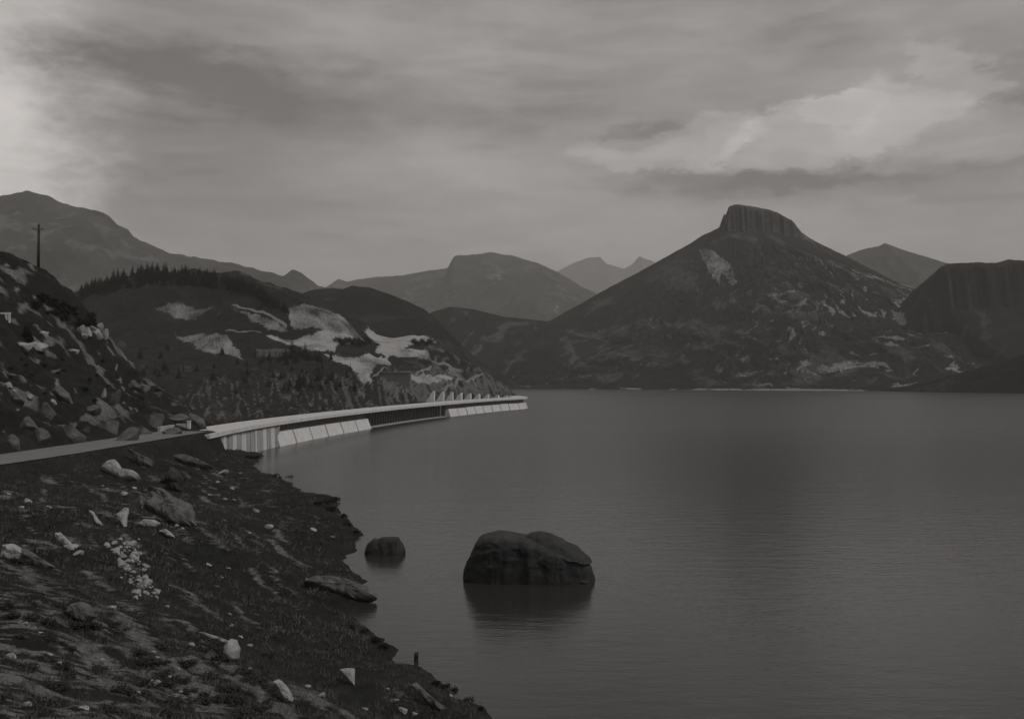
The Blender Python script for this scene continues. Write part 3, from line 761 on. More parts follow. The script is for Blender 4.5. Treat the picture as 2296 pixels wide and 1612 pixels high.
big_b = tag(empty('boulder', ((1186 - 1148) * kk, YBo + 2.2, 0)), 'large dark slab-topped boulder rising out of the lake', 'boulder')
def pf(pts, x0=1186, w0=1312): return [((x - x0) * kk, (w0 - y) * kk * 1.02) for x, y in pts]
obj('rock_body', lump('rock_body', pf([(1034, 1312), (1037, 1296), (1046, 1270), (1058, 1246), (1070, 1222), (1084, 1214), (1112, 1208), (1135, 1208), (1165, 1214), (1190, 1216), (1230, 1232), (1270, 1252), (1318, 1266), (1328, 1282), (1338, 1300), (1338, 1312)]), 2.6, 100, 64, 11, .09, 7.0, .8, .13), M_darkrock, big_b)
sl = lump('slab', [(x, max(z, .4)) for x, z in pf([(1174, 1236), (1178, 1216), (1192, 1206), (1212, 1204), (1240, 1210), (1262, 1220), (1272, 1226), (1296, 1238), (1316, 1252), (1328, 1264), (1330, 1270)])], 2.35, 50, 24, 15, .10, 3.0, .85, .02)
bm = bmesh.new(); bm.from_mesh(sl)
for vv in bm.verts:                                  # the slab is a tilted plate lying on the body
    lowz = np.interp(vv.co.x, [(1174 - 1186) * kk, (1330 - 1186) * kk], [3.15, 1.55])
    vv.co.z = max(vv.co.z, lowz + .05 * math.sin(vv.co.x * 5))
    vv.co.y -= .25
bm.to_mesh(sl); bm.free()
obj('slab', sl, M_darkrock, big_b)
for x_, z_, w_ in ((2.9, 1.05, 1.5), (3.9, .72, 1.3)):   # ledges on the right flank
    bm = bmesh.new(); box_bm(bm, (x_, -2.1, z_), (x_ + w_, -1.2, z_ + .28), .1)
    obj('ledge', bm_mesh('ledge', bm), M_darkrock, big_b, rot=(0, .16, 0))
Ys = 101.0; ks_ = Ys / FOC
sm = tag(empty('boulder', ((862 - 1148) * ks_, Ys, 0)), 'small dark rounded boulder in the lake close to the shore', 'boulder')
def pf2(pts): return [((x - 862) * ks_, (1244 - y) * ks_) for x, y in pts]
obj('rock_body', lump('rock_body', pf2([(834, 1246), (838, 1226), (846, 1212), (858, 1208), (880, 1207), (893, 1209), (900, 1220), (908, 1234), (909, 1246)]), 1.1, 44, 28, 21, .04, 4.5, .8, .1), M_darkrock, sm)
obj('rock_lobe', lump('rock_lobe', pf2([(817, 1246), (821, 1230), (830, 1217), (840, 1210), (848, 1211), (860, 1222), (872, 1246)]), 1.14, 30, 22, 25, .04, 3.4, .8, .1), M_darkrock, sm)

# named rocks of the bank
def shaped(name, sx, sy, wpx, hpx, label, mat, outline, thick=.5, cat='boulder', rx=-.5, seed=3, sub=5, lift=.0, bulge=.35, rough=.8):
    """stone whose face has the given outline (unit box), with thickness, tilted against the slope"""
    p = NEAR.at(sx, sy, 12, 340); w_ = wpx * p.y / FOC; h_ = hpx * p.y / FOC
    ol = np.array(outline, float); ol = np.c_[(ol[:, 0] - .5) * w_, ol[:, 1] * h_]
    n = 10 * len(ol); tt = np.linspace(0, len(ol), n, endpoint=False); i0 = tt.astype(int) % len(ol); i1 = (i0 + 1) % len(ol); fr = (tt % 1)[:, None]
    edge = ol[i0] * (1 - fr) + ol[i1] * fr
    edge = (np.roll(edge, 1, 0) + np.roll(edge, -1, 0) + edge * 2) / 4
    c = edge.mean(0); V = []; rings = [(1.0, .75), (1.03, .45), (1.02, .2), (.97, .05), (.90, -.06), (.8, -.11), (.68, -.14), (.55, -.16), (.42, -.18), (.28, -.19), (.14, -.2), (.04, -.2)]; sz_ = (w_ * h_) ** .5
    th = thick * min(w_, h_)
    for q, d in rings:
        e = c + (edge - c) * q
        nz = (fbm(e[:, 0] / sz_ * 2.6 + seed, e[:, 1] / sz_ * 2.6 + d * 1.5, 5, seed) * .13 * rough + (ridged((e[:, 0] + .5 * e[:, 1]) / sz_ * 2.2 + seed, e[:, 1] / sz_ * .8, 3, seed + 4) - .7) * .12 * rough) * min(w_, h_)
        V.append(np.c_[e[:, 0] + nz * .4, d * th * (1 if d > 0 else bulge * 5) + nz, e[:, 1] + nz * .3])
    V = np.concatenate(V); Fq = []
    for a in range(len(rings) - 1):
        for j in range(n): Fq.append((a * n + j, a * n + (j + 1) % n, (a + 1) * n + (j + 1) % n, (a + 1) * n + j))
    me = bpy.data.meshes.new(name); me.from_pydata(V.tolist(), [], Fq + [tuple(range((len(rings) - 1) * n, len(rings) * n)), tuple(range(n))])
    bm = bmesh.new(); bm.from_mesh(me); bmesh.ops.recalc_face_normals(bm, faces=bm.faces); bm.to_mesh(me); bm.free()
    o = obj(name, me, mat); o.location = (p.x, p.y, p.z - .06 * h_ + lift); o.rotation_euler = (rx, 0, 0)
    return tag(o, label, cat)
shaped('boulder', 262, 1072, 84, 50, 'pale smooth boot-shaped boulder on the bank below the road', M_palerock, [(.0, .62), (.12, .95), (.32, 1.0), (.5, .62), (.62, .48), (.92, .42), (1, .28), (.96, .08), (.6, .04), (.38, .2), (.14, .42)], .5, seed=31, rough=.4)
shaped('rock_outcrop', 362, 1172, 152, 108, 'broad grey rock outcrop with grooves below the boot-shaped boulder', M_rock, [(.02, .82), (.14, .98), (.32, 1.0), (.52, .78), (.78, .62), (.9, .4), (1, .02), (.72, .1), (.5, .22), (.28, .42), (.1, .55)], .25, 'rock', -.75, 33)
shaped('rock_outcrop', 305, 1042, 70, 50, 'narrow grey rock rib just under the road edge', M_rock, [(.02, 1), (.2, .9), (.6, .55), (.98, .35), (.9, .05), (.6, .1), (.35, .5)], .4, 'rock', -.6, 35)
shaped('rock_outcrop', 420, 1046, 110, 40, 'low grey rock ledge near the road end by the dam', M_rock, [(.0, .8), (.3, 1), (.7, .6), (1, .1), (.7, .15), (.4, .4)], .4, 'rock', -.7, 36)
shaped('boulder', 378, 1098, 46, 56, 'blackish boulder standing over the grey rock outcrop', M_darkrock, [(.0, .35), (.25, .75), (.45, 1), (.75, .85), (1, .55), (.98, .0), (.6, .05), (.3, .3)], .7, 'boulder', -.2, 37)
shaped('stone_slab', 266, 1182, 32, 52, 'pale triangular slab pointing down the grassy bank', M_palerock, [(.0, .68), (.35, .85), (.6, 1), (.8, .98), (1, .0), (.7, .2), (.3, .5)], .25, 'slab', -.55, 39)
shaped('boulder', 30, 1262, 70, 48, 'pale block half buried by a ribbed slab on the bank', M_palerock, [(.0, .3), (.0, .95), (.3, 1), (.55, .85), (.8, .5), (.6, .2), (.3, .2)], .6, 'boulder', -.4, 41)
shaped('stone_slab', 62, 1268, 110, 56, 'long ribbed grey slab running downhill beside the half buried block', M_rock, [(.0, .9), (.12, 1), (.5, .65), (1, .05), (.9, .0), (.45, .42), (.1, .7)], .2, 'slab', -.6, 43)
shaped('boulder', 332, 1182, 50, 20, 'pale rounded stone under the outcrop, larger of a pair', M_palerock, [(.0, .5), (.25, 1), (.7, .95), (1, .5), (.8, .05), (.3, .1)], .6, 'stone', -.3, 45)
shaped('boulder', 372, 1204, 36, 20, 'pale pointed stone under the outcrop, smaller of a pair', M_palerock, [(.0, .8), (.4, 1), (.8, .5), (1, .05), (.6, .1), (.3, .45)], .6, 'stone', -.3, 47)
shaped('boulder', 172, 1392, 62, 46, 'grey dome-shaped boulder among dry heath on the bank', M_rock, [(.0, .55), (.2, .9), (.55, 1), (.85, .75), (1, .3), (.8, .0), (.3, .15)], .8, 'boulder', -.3, 49)
shaped('boulder', 515, 1482, 36, 50, 'pale egg-shaped boulder standing upright in the grass', M_palerock, [(.05, .4), (.1, .75), (.4, 1), (.75, .92), (1, .55), (.92, .15), (.6, .0), (.2, .08)], .8, 'boulder', -.15, 51, bulge=.75, rough=.25)
shaped('stone_slab', 776, 1534, 36, 38, 'pale three-cornered flat stone near the water', M_palerock, [(.0, .92), (.5, 1), (.95, .98), (1, .0), (.8, .15), (.35, .6)], .3, 'slab', -.45, 53, rough=.3)
shaped('boulder', 630, 1574, 46, 52, 'pale crumbling rock among dry brush on the lower bank', M_palerock, [(.0, .9), (.2, 1), (.6, .8), (.9, .5), (1, .1), (.7, .0), (.4, .4)], .6, 'boulder', -.4, 55)
shaped('stone_slab', 960, 1590, 90, 66, 'long grey slab slanting to the water beside dry brush', M_rock, [(.0, .95), (.15, 1), (.5, .55), (1, .05), (.85, .0), (.4, .4)], .25, 'slab', -.6, 57)
shaped('rock_outcrop', 758, 1338, 168, 56, 'whale-backed rock with pale streaks running into the lake', M_rock, [(.0, .75), (.12, .98), (.35, 1), (.6, .85), (.85, .55), (.98, .3), (1, .06), (.8, .0), (.5, .2), (.2, .55)], .5, 'rock', -.65, 59)
shaped('stone_slab', 478, 1440, 78, 26, 'thin pale slab lying above the egg-shaped boulder', M_palerock, [(.0, 1), (.2, .95), (.6, .55), (1, .1), (.8, .0), (.4, .4)], .3, 'slab', -.6, 61)
shaped('stone_slab', 135, 1222, 46, 34, 'narrow pale slab in the turf upslope of the rubble patch', M_palerock, [(.0, .95), (.3, 1), (.9, .3), (1, .0), (.6, .1), (.2, .6)], .3, 'slab', -.6, 63)
shaped('stone_slab', 208, 1176, 40, 40, 'thin pale stone blade beside the triangular slab', M_palerock, [(.0, 1), (.2, .95), (.85, .25), (1, .0), (.75, .1), (.2, .75)], .3, 'slab', -.6, 65)
# rubble patch
RUB = [(258, 1222, 60), (282, 1238, 60), (300, 1262, 56), (296, 1288, 52), (316, 1312, 48), (330, 1336, 32)]
for i in range(130):
    a = random.random() * (len(RUB) - 1); k = int(a); fr = a - k
    cx = RUB[k][0] * (1 - fr) + RUB[k + 1][0] * fr; cy = RUB[k][1] * (1 - fr) + RUB[k + 1][1] * fr; w_ = RUB[k][2]
    sz = random.choice((6, 8, 9, 12, 16, 22)) * random.uniform(.8, 1.2)
    place_rock(cx + random.uniform(-.55, .55) * w_, cy + random.uniform(-14, 14), sz, sz * .62, ('large pale block' if sz > 17 else 'fist-like pale stone' if sz > 9.5 else 'small pale chip of stone') + (' at the wide upper end of the rubble patch' if a < 1.6 else ' in the middle of the rubble patch' if a < 3.3 else ' at the narrow lower tail of the rubble patch'), 'stones of the rubble patch', R(SMALL), sink=.3, tilt=random.uniform(-.4, .4))
# loose stones lying on the bank: (x, y, width)
LOOSE = [(345, 1462, 16), (352, 1476, 14), (430, 1445, 20), (455, 1452, 18), (515, 1378, 12), (518, 1405, 12), (345, 1535, 34), (375, 1520, 22), (405, 1552, 14), (395, 1562, 16), (430, 1556, 14), (540, 1430, 14), (560, 1448, 20), (310, 1553, 14), (112, 1468, 12), (135, 1488, 14),
         (25, 1472, 34), (250, 1364, 26), (160, 1378, 16), (205, 1398, 14), (375, 1360, 14), (468, 1268, 16), (498, 1296, 10), (512, 1276, 14), (560, 1196, 10), (600, 1184, 26), (470, 1112, 14), (505, 1122, 14), (525, 1122, 10), (540, 1062, 10), (500, 1062, 26), (488, 1082, 16),
         (520, 1096, 18), (620, 1070, 10), (655, 1055, 16), (648, 1040, 12), (640, 1046, 10), (575, 1148, 18), (700, 1190, 20), (745, 1204, 12), (690, 1300, 12), (560, 1500, 14), (690, 1540, 16), (720, 1562, 20), (905, 1596, 24), (930, 1604, 16), (890, 1570, 14), (1010, 1560, 10), (870, 1545, 12), (400, 1500, 12), (820, 1590, 16),
         (300, 1095, 14), (278, 1110, 18), (240, 1096, 10), (310, 1210, 10), (395, 1180, 14), (410, 1186, 10), (230, 1090, 10), (90, 1420, 14), (55, 1400, 16), (75, 1500, 20), (120, 1540, 14), (190, 1590, 30), (60, 1580, 26), (230, 1480, 12), (20, 1110, 12), (60, 1130, 24), (45, 1140, 18), (110, 1140, 14), (160, 1230, 34), (175, 1245, 26)]
for x_, y_, w_ in LOOSE:
    where = ('near the egg-shaped boulder' if abs(x_ - 515) < 90 and abs(y_ - 1440) < 75 else 'in the dry heath' if x_ < 260 and y_ > 1350 else 'below the ribbed slab' if x_ < 200 and y_ > 1160 else
             'just below the road' if x_ < 200 else 'beside the grey rock outcrop' if x_ < 420 and y_ < 1230 else 'near the foot of the dam' if y_ < 1130 else 'close to the waterline' if x_ > 640 else 'in the brush by the crumbling rock' if y_ > 1480 else 'on the open turf')
    place_rock(x_, y_, w_, w_ * random.uniform(.35, .6), ('broad' if w_ > 19 else 'small') + ' pale flat stone lying loose ' + where, 'loose stones on the bank', R(FLATS + ROCKS), sink=.3)
# slabs and blocks on the slope above the road
UP = [(160, 985, 70, 60), (250, 965, 60, 40), (285, 990, 50, 44), (320, 975, 46, 40), (350, 955, 60, 50), (420, 905, 90, 44), (455, 925, 70, 36), (400, 945, 44, 26), (60, 960, 50, 30), (110, 930, 44, 30), (205, 925, 40, 22), (385, 975, 40, 26), (30, 1000, 40, 34), (255, 905, 24, 44), (300, 870, 40, 20), (90, 985, 44, 30), (140, 890, 60, 22), (35, 900, 40, 24), (440, 950, 54, 26)]
for x_, y_, w_, h_ in UP:
    place_rock(x_, y_, w_, h_, ('broad ' if w_ > 55 else 'narrow ') + 'grey jagged outcrop on the slope ' + ('beside the dam end' if x_ > 370 else 'right above the road edge' if y_ > 955 else 'well above the road'), 'outcrops above the road', R(ROCKS_G), 'rock_outcrop', .7, .4, cat='rock', tilt=random.uniform(.2, .6))
for x_, y_, w_, h_ in ((96, 755, 30, 20), (178, 745, 26, 20), (196, 752, 30, 22), (216, 756, 30, 26), (232, 758, 22, 24), (204, 742, 24, 16), (222, 742, 20, 18), (186, 758, 20, 14), (20, 868, 22, 14), (30, 880, 16, 12), (66, 895, 24, 12), (120, 905, 16, 14), (232, 892, 12, 26), (50, 780, 60, 24), (85, 785, 44, 22), (165, 790, 30, 14)):
    place_rock(x_, y_, w_, h_, 'pale weathered block ' + ('in the heap under the black thicket' if 170 < x_ < 240 and y_ < 800 else 'by the lone conifer on the slope' if y_ < 800 else 'on the slope a little above the road'), 'pale blocks high on the slope', R(ROCKS), 'boulder', .8, .3)
p = NEAR.at(212, 742, 100, 340)
# slab shelter on posts
p = NEAR.at(262, 772, 100, 340); q = p.y / FOC
sh = tag(empty('shelter', (p.x, p.y, p.z)), 'small open shelter of a thin pale roof slab on short posts', 'shelter')
bm = bmesh.new(); box_bm(bm, (-22 * q, -1.1, 8 * q), (24 * q, 1.3, 8 * q + .22), .03); obj('roof_slab', bm_mesh('roof_slab', bm), M_palerock, sh, rot=(0, .10, 0))
for x_ in (-16, -2, 12, 20):
    bm = bmesh.new(); box_bm(bm, (x_ * q - .12, -.6, -1.2), (x_ * q + .12, -.36, 8 * q - x_ * q * .10 - .03), .01); obj('post', bm_mesh('post', bm), M_palerock, sh)
# white railing at the left
p = NEAR.at(14, 716, 100, 340); q = p.y / FOC
ra = tag(empty('railing', (p.x, p.y, p.z)), 'short white railing of three posts and a bar on the slope', 'railing')
bm = bmesh.new(); box_bm(bm, (-16 * q, -.15, 11 * q), (10 * q, .15, 15 * q), .02); obj('bar', bm_mesh('bar', bm), M_conc, ra)
for x_ in (-12, 0, 7):
    bm = bmesh.new(); box_bm(bm, (x_ * q - .2, -.14, -.8), (x_ * q + .2, .14, 11 * q - .005), .02); obj('post', bm_mesh('post', bm), M_conc, ra)

# ------------------------------------------------------------------ utility pole
pp = NEAR.at(86, 609, 150, 300); pp = Vector((P(86, 609, 234)[0], 234.0, 0)); pp.z = float(NEAR.h(pp.x, pp.y))
pole = tag(empty('utility_pole', pp), 'dark wooden utility pole with one short crossarm on the hilltop', 'pole')
ht = P(86, 503, 234)[2] - pp.z
bm = bmesh.new(); tube_bm(bm, (0, 0, -1.2), (0.12, 0, ht), .36, .27, 12); obj('mast', bm_mesh('mast', bm, True), M_wood, pole)
bm = bmesh.new(); box_bm(bm, (-1.25, -.36, ht - 1.35), (1.35, -.24, ht - 1.17), .02); arm = obj('crossarm', bm_mesh('crossarm', bm), M_wood, pole)
for x_ in (-1.0, 1.05):
    bm = bmesh.new(); tube_bm(bm, (x_, -.3, ht - 1.165), (x_, -.3, ht - .88), .08, .12, 8); obj('insulator', bm_mesh('insulator', bm, True), M_metal, arm)
bm = bmesh.new(); tube_bm(bm, (-.75, -.32, ht - 1.36), (.03, -.30, ht - 2.2), .04, .04, 6); obj('brace', bm_mesh('brace', bm), M_metal, pole)

# ------------------------------------------------------------------ conifers
def conifer_meshes(seed, H=10.0, wid=1.6, lv=16):
    r = random.Random(seed)
    bm = bmesh.new(); tube_bm(bm, (0, 0, -1), (0, 0, H * .93), H * .018, H * .003, 6); tr = bm_mesh('trunk', bm, True)
    V = []; Fq = []
    for i in range(lv):
        t_ = i / (lv - 1); z = H * (.10 + .88 * t_); R_ = wid * (1 - t_) ** .8 + .12
        nb = int(5 + 7 * (1 - t_)); ph = r.random() * 6
        for k in range(nb):
            a = ph + k * 6.283 / nb + r.uniform(-.25, .25); L_ = R_ * r.uniform(.65, 1.15); dr = L_ * r.uniform(.25, .55)
            ca, sa = math.cos(a), math.sin(a); w_ = .22 * L_ + .10
            b0 = len(V)
            V += [(0, 0, z + .12 * H / lv), (ca * L_ * .55 - sa * w_, sa * L_ * .55 + ca * w_, z - dr * .45), (ca * L_, sa * L_, z - dr), (ca * L_ * .55 + sa * w_, sa * L_ * .55 - ca * w_, z - dr * .45),
                  (ca * L_ * .5, sa * L_ * .5, z - dr * .2 - .3 * L_)]
            Fq += [(b0, b0 + 1, b0 + 2), (b0, b0 + 2, b0 + 3), (b0, b0 + 4, b0 + 2)]
    b0 = len(V); V += [(0, 0, H), (.1, 0, H * .9), (-.07, .08, H * .9), (-.05, -.1, H * .9)]; Fq += [(b0, b0 + 1, b0 + 2), (b0, b0 + 2, b0 + 3), (b0, b0 + 3, b0 + 1)]
    cr = bpy.data.meshes.new('crown'); cr.from_pydata(V, [], Fq)
    tr.materials.append(M_bark); cr.materials.append(M_needle); return tr, cr
CON = [conifer_meshes(50 + i, 10, w_, 15) for i, w_ in enumerate((2.2, 2.8, 3.1, 2.4, 1.9))]
def conifer(p, H, label, group, k=None):
    tr, cr = CON[random.randrange(len(CON)) if k is None else k]
    o = empty('conifer', p, random.uniform(0, 6)); o.scale = (H / 10,) * 3
    obj('trunk', tr, None, o); obj('crown', cr, None, o)
    return tag(o, label, 'tree', group)
# belt on the ridge
BELT = [(175, 651), (200, 644), (240, 632), (280, 622), (340, 612), (430, 616), (500, 628), (560, 645), (600, 668)]
nb = 0
bx = np.array([b_[0] for b_ in BELT]); by = np.array([b_[1] for b_ in BELT])
while nb < 235:
    x_ = random.uniform(178, 602); top = np.interp(x_, bx, by)
    y_ = top + random.random() ** 1.3 * np.interp(x_, [178, 300, 420, 602], [20, 28, 24, 12]) + 2
    p = FAR.at(x_, y_, 700, 1190)
    H = random.uniform(8, 13.5) * np.interp(x_, [178, 260, 400, 602], [.75, 1.05, 1.0, .8])
    conifer(p, H, ('tall' if H > 10.5 else 'short') + ' dark conifer ' + ('on the skyline edge' if y_ < top + 8 else 'inside') + (' of the crest wood, thin end' if x_ < 300 else ' of the crest wood, thick middle' if x_ < 470 else ' of the crest wood, spoil mound end'), 'conifers of the wooded belt'); nb += 1
for x_, y_, h_ in ((592, 680, 34), (602, 686, 36), (608, 690, 34), (617, 688, 30), (624, 690, 28), (636, 696, 30), (644, 702, 22), (586, 690, 20)):
    p = FAR.at(x_, y_, 700, 1190); conifer(p, h_ * p.y / FOC, 'tall dark conifer in the row beside the spoil mound', 'conifers beside the spoil mound')
for x_, y_, h_ in ((655, 800, 44), (672, 798, 22), (684, 802, 36), (694, 806, 26), (708, 806, 22), (716, 812, 30), (640, 806, 30), (626, 812, 26), (664, 812, 36), (604, 808, 22), (590, 812, 20), (742, 806, 18)):
    p = FAR.at(x_, y_, 600, 1190); conifer(p, h_ * p.y / FOC, 'dark conifer at the top of the gorge below the terraces', 'conifers at the gorge rim')
for i in range(62):
    x_ = random.choice((random.uniform(300, 800), random.gauss(690, 60))); y_ = random.uniform(815, 885) - (x_ < 500) * 30
    p = FAR.at(x_, y_, 600, 1190); conifer(p, random.uniform(5, 9), 'dark conifer on the shaded gorge slope ' + ('behind the dam end by the road' if x_ < 480 else 'below the retaining wall' if x_ < 660 else 'under the pale terraces') + (', near its floor' if y_ > 855 else ', high up'), 'conifers on the gorge slope')
for x_, y_, h_ in ((58, 760, 44), (66, 764, 34), (222, 800, 30), (314, 805, 30)):
    p = NEAR.at(x_, y_, 100, 340) if x_ < 200 else FAR.at(x_, y_, 600, 1190); conifer(p, h_ * p.y / FOC, 'lone dark conifer on the open hillside', 'lone conifers on the hillside')

# ------------------------------------------------------------------ shrubs
def shrub_mesh(seed, n=420, leaf=.10):
    r = np.random.default_rng(seed); c = r.normal(size=(9, 3)) * (.38, .38, .16) + (0, 0, .42)
    V = []; Fq = []
    for i in range(n):
        q = c[r.integers(9)] + r.normal(size=3) * .18; q[2] = abs(q[2])
        a = r.normal(size=3); a /= np.linalg.norm(a); b_ = np.cross(a, r.normal(size=3)); b_ /= np.linalg.norm(b_)
        k = len(V); s_ = leaf * r.uniform(.6, 1.4)
        V += [q - a * s_, q + b_ * s_ * .6, q + a * s_, q - b_ * s_ * .6]; Fq.append((k, k + 1, k + 2, k + 3))
    me = bpy.data.meshes.new('foliage'); me.from_pydata([tuple(v_) for v_ in V], [], Fq); me.materials.append(M_leaf); 
    bm = bmesh.new()
    for j in range(5): tube_bm(bm, (0, 0, -.2), (c[j][0], c[j][1], c[j][2]), .03, .012, 5)
    st = bm_mesh('stems', bm); st.materials.append(M_bark); return me, st
SHR = [shrub_mesh(70 + i) for i in range(5)]
def shrub(p, w_, h_, label, group):
    f_, s_ = random.choice(SHR); o = empty('shrub', p, random.uniform(0, 6)); o.scale = (w_, w_, h_)
    obj('foliage', f_, None, o); obj('stem', s_, None, o); return tag(o, label, 'shrub', group)
for x_, y_, w_ in ((700, 1030, 22), (690, 1038, 26), (715, 1022, 16), (560, 1028, 20), (735, 1130, 30), (752, 1124, 26), (715, 1132, 24), (780, 1180, 26), (800, 1196, 20), (770, 1160, 24), (745, 1145, 26), (840, 1440, 30), (858, 1456, 30), (820, 1420, 26), (1000, 1545, 30), (1020, 1552, 26), (980, 1535, 26), (1050, 1575, 30), (790, 1410, 20), (700, 1085, 24), (650, 1075, 22), (620, 1070, 20), (575, 1030, 22), (1078, 1592, 24)):
    p = NEAR.at(x_, y_, 12, 300); s_ = w_ * p.y / FOC * .55; shrub(p, s_, s_ * .8, 'low dark shrub fringing the lake shore ' + ('by the dam foot' if y_ < 1100 else 'above the small lake boulder' if y_ < 1300 else 'beyond the whale-backed rock' if y_ < 1500 else 'by the slanting slab'), 'shore shrubs')
for i in range(40):
    x_ = random.uniform(70, 215); y_ = 668 + (x_ - 70) * .42 + random.uniform(-14, 22)
    p = NEAR.at(x_, y_, 100, 330); s_ = random.uniform(16, 30) * p.y / FOC * .55; shrub(p, s_, s_ * .9, 'black bushy shrub in the thicket on the hillside shoulder', 'thicket shrubs')
for i in range(34):
    x_ = random.uniform(10, 440); y_ = random.uniform(800, 930)
    p = NEAR.at(x_, y_, 100, 330); s_ = random.uniform(8, 20) * p.y / FOC * .55; shrub(p, s_, s_ * .8, 'dark scattered shrub on the rocky slope above the road', 'shrubs above the road')
for x_, y_ in [(758 + i * 7, 766 + (i % 3) * 4) for i in range(11)] + [(928 + i * 9, 770 + (i % 2) * 5) for i in range(5)]:
    p = FAR.at(x_, y_, 700, 1190); shrub(p, 4.2, 4.6, 'dark shrub between the pale terraces of the works', 'shrubs on the terraces')

M_heath = simple_mat('dry heath', .022, .07, 2.5, .95, .05, 0)
HEA = []
for f_, s_ in SHR[:4]:
    f2 = f_.copy(); f2.materials.clear(); f2.materials.append(M_heath); HEA.append((f2, s_))
SHR_KEEP = SHR
for i in range(90):
    SHR = HEA
    x_ = random.uniform(0, 620) ; y_ = random.uniform(1330 + x_ * .22, 1608)
    p = NEAR.at(x_, y_, 12, 120); s_ = random.uniform(.28, .6)
    shrub(p, s_, s_ * .55, 'low dry heath clump ' + ('beside the dome-shaped boulder' if abs(x_ - 172) < 70 and y_ < 1450 else 'in the brush by the crumbling rock' if x_ > 520 else 'around the egg-shaped boulder' if x_ > 430 and y_ < 1520 else 'below the rubble patch' if x_ > 230 and y_ < 1440 else 'on the stony lower bank'), 'heath clumps on the near bank')
SHR = SHR_KEEP

# ------------------------------------------------------------------ works buildings
def shed(sx, sy, wpx, hpx, dep, label, name, roofmat, wallmat, nwin, rise):
    p = FAR.at(sx, sy, 700, 1190); q = p.y / FOC; w_, h_ = wpx * q, hpx * q
    o = tag(empty(name, (p.x, p.y, p.z)), label, 'building')
    bm = bmesh.new(); box_bm(bm, (-w_ / 2, 0, -6), (w_ / 2, dep, h_), .03); wl = obj('wall', bm_mesh('wall', bm), wallmat, o)
    bm = bmesh.new(); box_bm(bm, (-w_ / 2 - .5, -.6, h_ + .003), (w_ / 2 + .5, dep + .6, h_ + .45), .04)
    for vv in bm.verts: vv.co.z += rise * (vv.co.y / dep)
    obj('roof', bm_mesh('roof', bm), roofmat, o)
    for i in range(nwin):
        x_ = -w_ / 2 + (i + .5) * w_ / nwin
        bm = bmesh.new(); box_bm(bm, (x_ - w_ / nwin * .22, -.08, h_ * .45), (x_ + w_ / nwin * .22, .05, h_ * .8)); f_ = obj('window', bm_mesh('window', bm), M_conc_dark, o)
        bm = bmesh.new(); box_bm(bm, (x_ - w_ / nwin * .17, -.12, h_ * .49), (x_ + w_ / nwin * .17, -.083, h_ * .76)); obj('pane', bm_mesh('pane', bm), M_metal, f_)
shed(888, 856, 60, 20, 14, 'grey flat-roofed block on the terrace edge above the gorge', 'site_building', M_road, M_rock, 5, .3)
shed(912, 812, 48, 9, 9, 'low dark shed with a shallow roof on the pale terrace', 'site_shed', M_metal, M_rock, 4, 1.0)
p = FAR.at(612, 800, 700, 1190); q = p.y / FOC
rwall = tag(empty('retaining_wall', (p.x, p.y, p.z)), 'pale retaining wall with upright ribs on the gorge rim', 'wall')
bm = bmesh.new(); box_bm(bm, (-37 * q, 0, -6), (38 * q, 1.5, 16 * q), .05); obj('wall_face', bm_mesh('wall_face', bm), M_track, rwall)
for i in range(6):
    x_ = (-33 + i * 13.5) * q; bm = bmesh.new(); box_bm(bm, (x_ - .5, -.7, -6), (x_ + .5, -.003, 13 * q), .04); obj('rib', bm_mesh('rib', bm), M_rock, rwall)

# ------------------------------------------------------------------ stake in the shallows
st = tag(empty('stump', (P(932, 1478, 62.5)[0], 62.5, 0)), 'short dark tree stump standing in the shallows', 'stump')
bm = bmesh.new(); tube_bm(bm, (0, 0, -1), (.05, 0, .5), .16, .15, 9)
for vv in bm.verts: vv.co += Vector((random.uniform(-.04, .04), 0, random.uniform(-.08, .08)))
obj('shaft', bm_mesh('shaft', bm), M_bark, st)
bm = bmesh.new(); tube_bm(bm, (.02, 0, .1), (-.2, 0, -.9), .07, .05, 6); obj('root', bm_mesh('root', bm), M_bark, st)

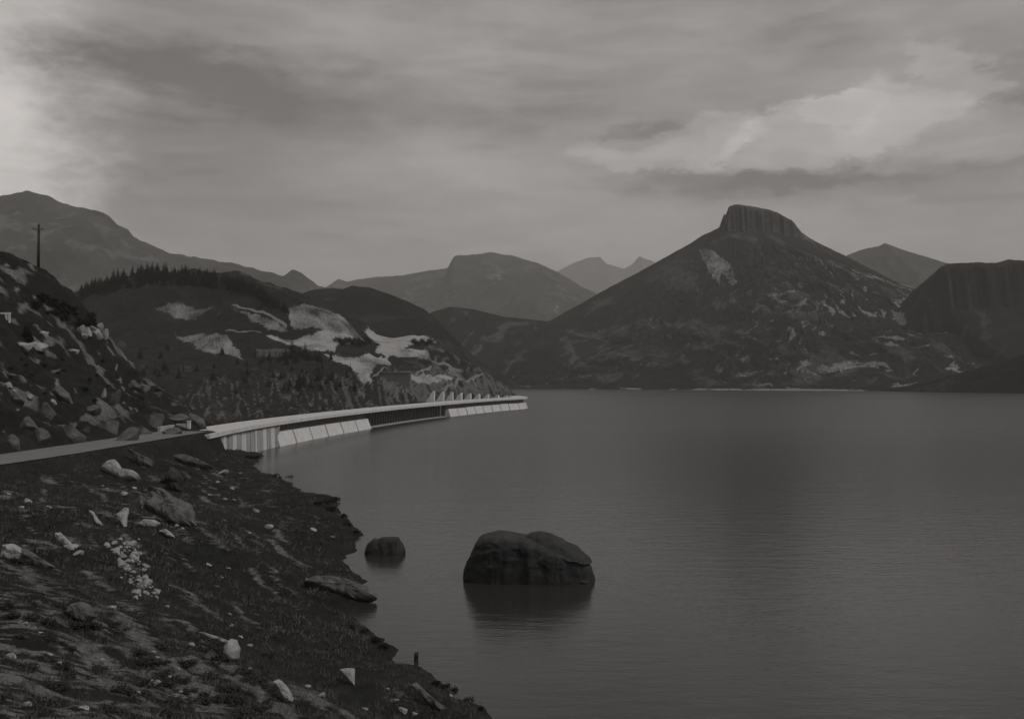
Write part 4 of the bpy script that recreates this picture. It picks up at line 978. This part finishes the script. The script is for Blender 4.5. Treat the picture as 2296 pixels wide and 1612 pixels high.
# ------------------------------------------------------------------ grass (uncountable)
def tufts(n, xr, yr, hgt, wid, seed, blades=5, cond=None):
    r = np.random.default_rng(seed)
    x = r.uniform(*xr, n); y = yr[0] * (yr[1] / yr[0]) ** r.random(n)
    inside_ = in_poly(x, y, LAND) & (seg_dist(x, y, ROAD) > 5.6) & (np.abs(x / np.maximum(y, 1)) < .62) & (seg_dist(x, y, SHORE) > .5)
    dens = (fbm(x / 3.2, y / 3.2, 3, seed) > -.2) & (r.random(len(x)) > .6 * sstep(62, 22, y + x * .9))
    k = inside_ & dens; x, y = x[k], y[k]; n = len(x); z = NEAR.h(x, y)
    N = n * blades; xx = np.repeat(x, blades) + r.normal(size=N) * .10; yy = np.repeat(y, blades) + r.normal(size=N) * .10; zz = np.repeat(z, blades) - .03
    a = r.random(N) * 6.283; H = hgt * r.uniform(.5, 1.3, N); ln = r.uniform(.4, 1.5, N) * H
    ux, uy = np.cos(a), np.sin(a); w_ = wid * r.uniform(.6, 1.4, N)
    v0 = np.stack([xx - uy * w_, yy + ux * w_, zz], -1); v1 = np.stack([xx + uy * w_, yy - ux * w_, zz], -1); v2 = np.stack([xx + ux * ln + .06, yy + uy * ln, zz + H], -1)
    return np.stack([v0, v1, v2], 1).reshape(-1, 3)
GV = np.concatenate([tufts(42000, (-45, 8), (24, 90), .17, .014, 81), tufts(16000, (-75, -8), (60, 215), .34, .035, 82, 4), tufts(9000, (-30, 6), (24, 60), .34, .012, 83, 6)])
struct(obj('grass', mesh_np('grass', GV, np.arange(len(GV)).reshape(-1, 3), False), M_grass), 'stuff')
# ------------------------------------------------------------------ haze
mh = bpy.data.materials.new('valley haze'); mh.use_nodes = True
mh.node_tree.nodes.clear()
pv = mh.node_tree.nodes.new('ShaderNodeVolumePrincipled'); pv.inputs['Color'].default_value = (.98, .96, .94, 1)
pv.inputs['Density'].default_value = 7.6e-5; pv.inputs['Anisotropy'].default_value = 0.0
ho = mh.node_tree.nodes.new('ShaderNodeOutputMaterial'); mh.node_tree.links.new(pv.outputs[0], ho.inputs['Volume'])
bmh = bmesh.new(); box_bm(bmh, (-6000, -300, -40), (7000, 17000, 2000))
struct(obj('haze', bm_mesh('haze', bmh), mh), 'stuff')
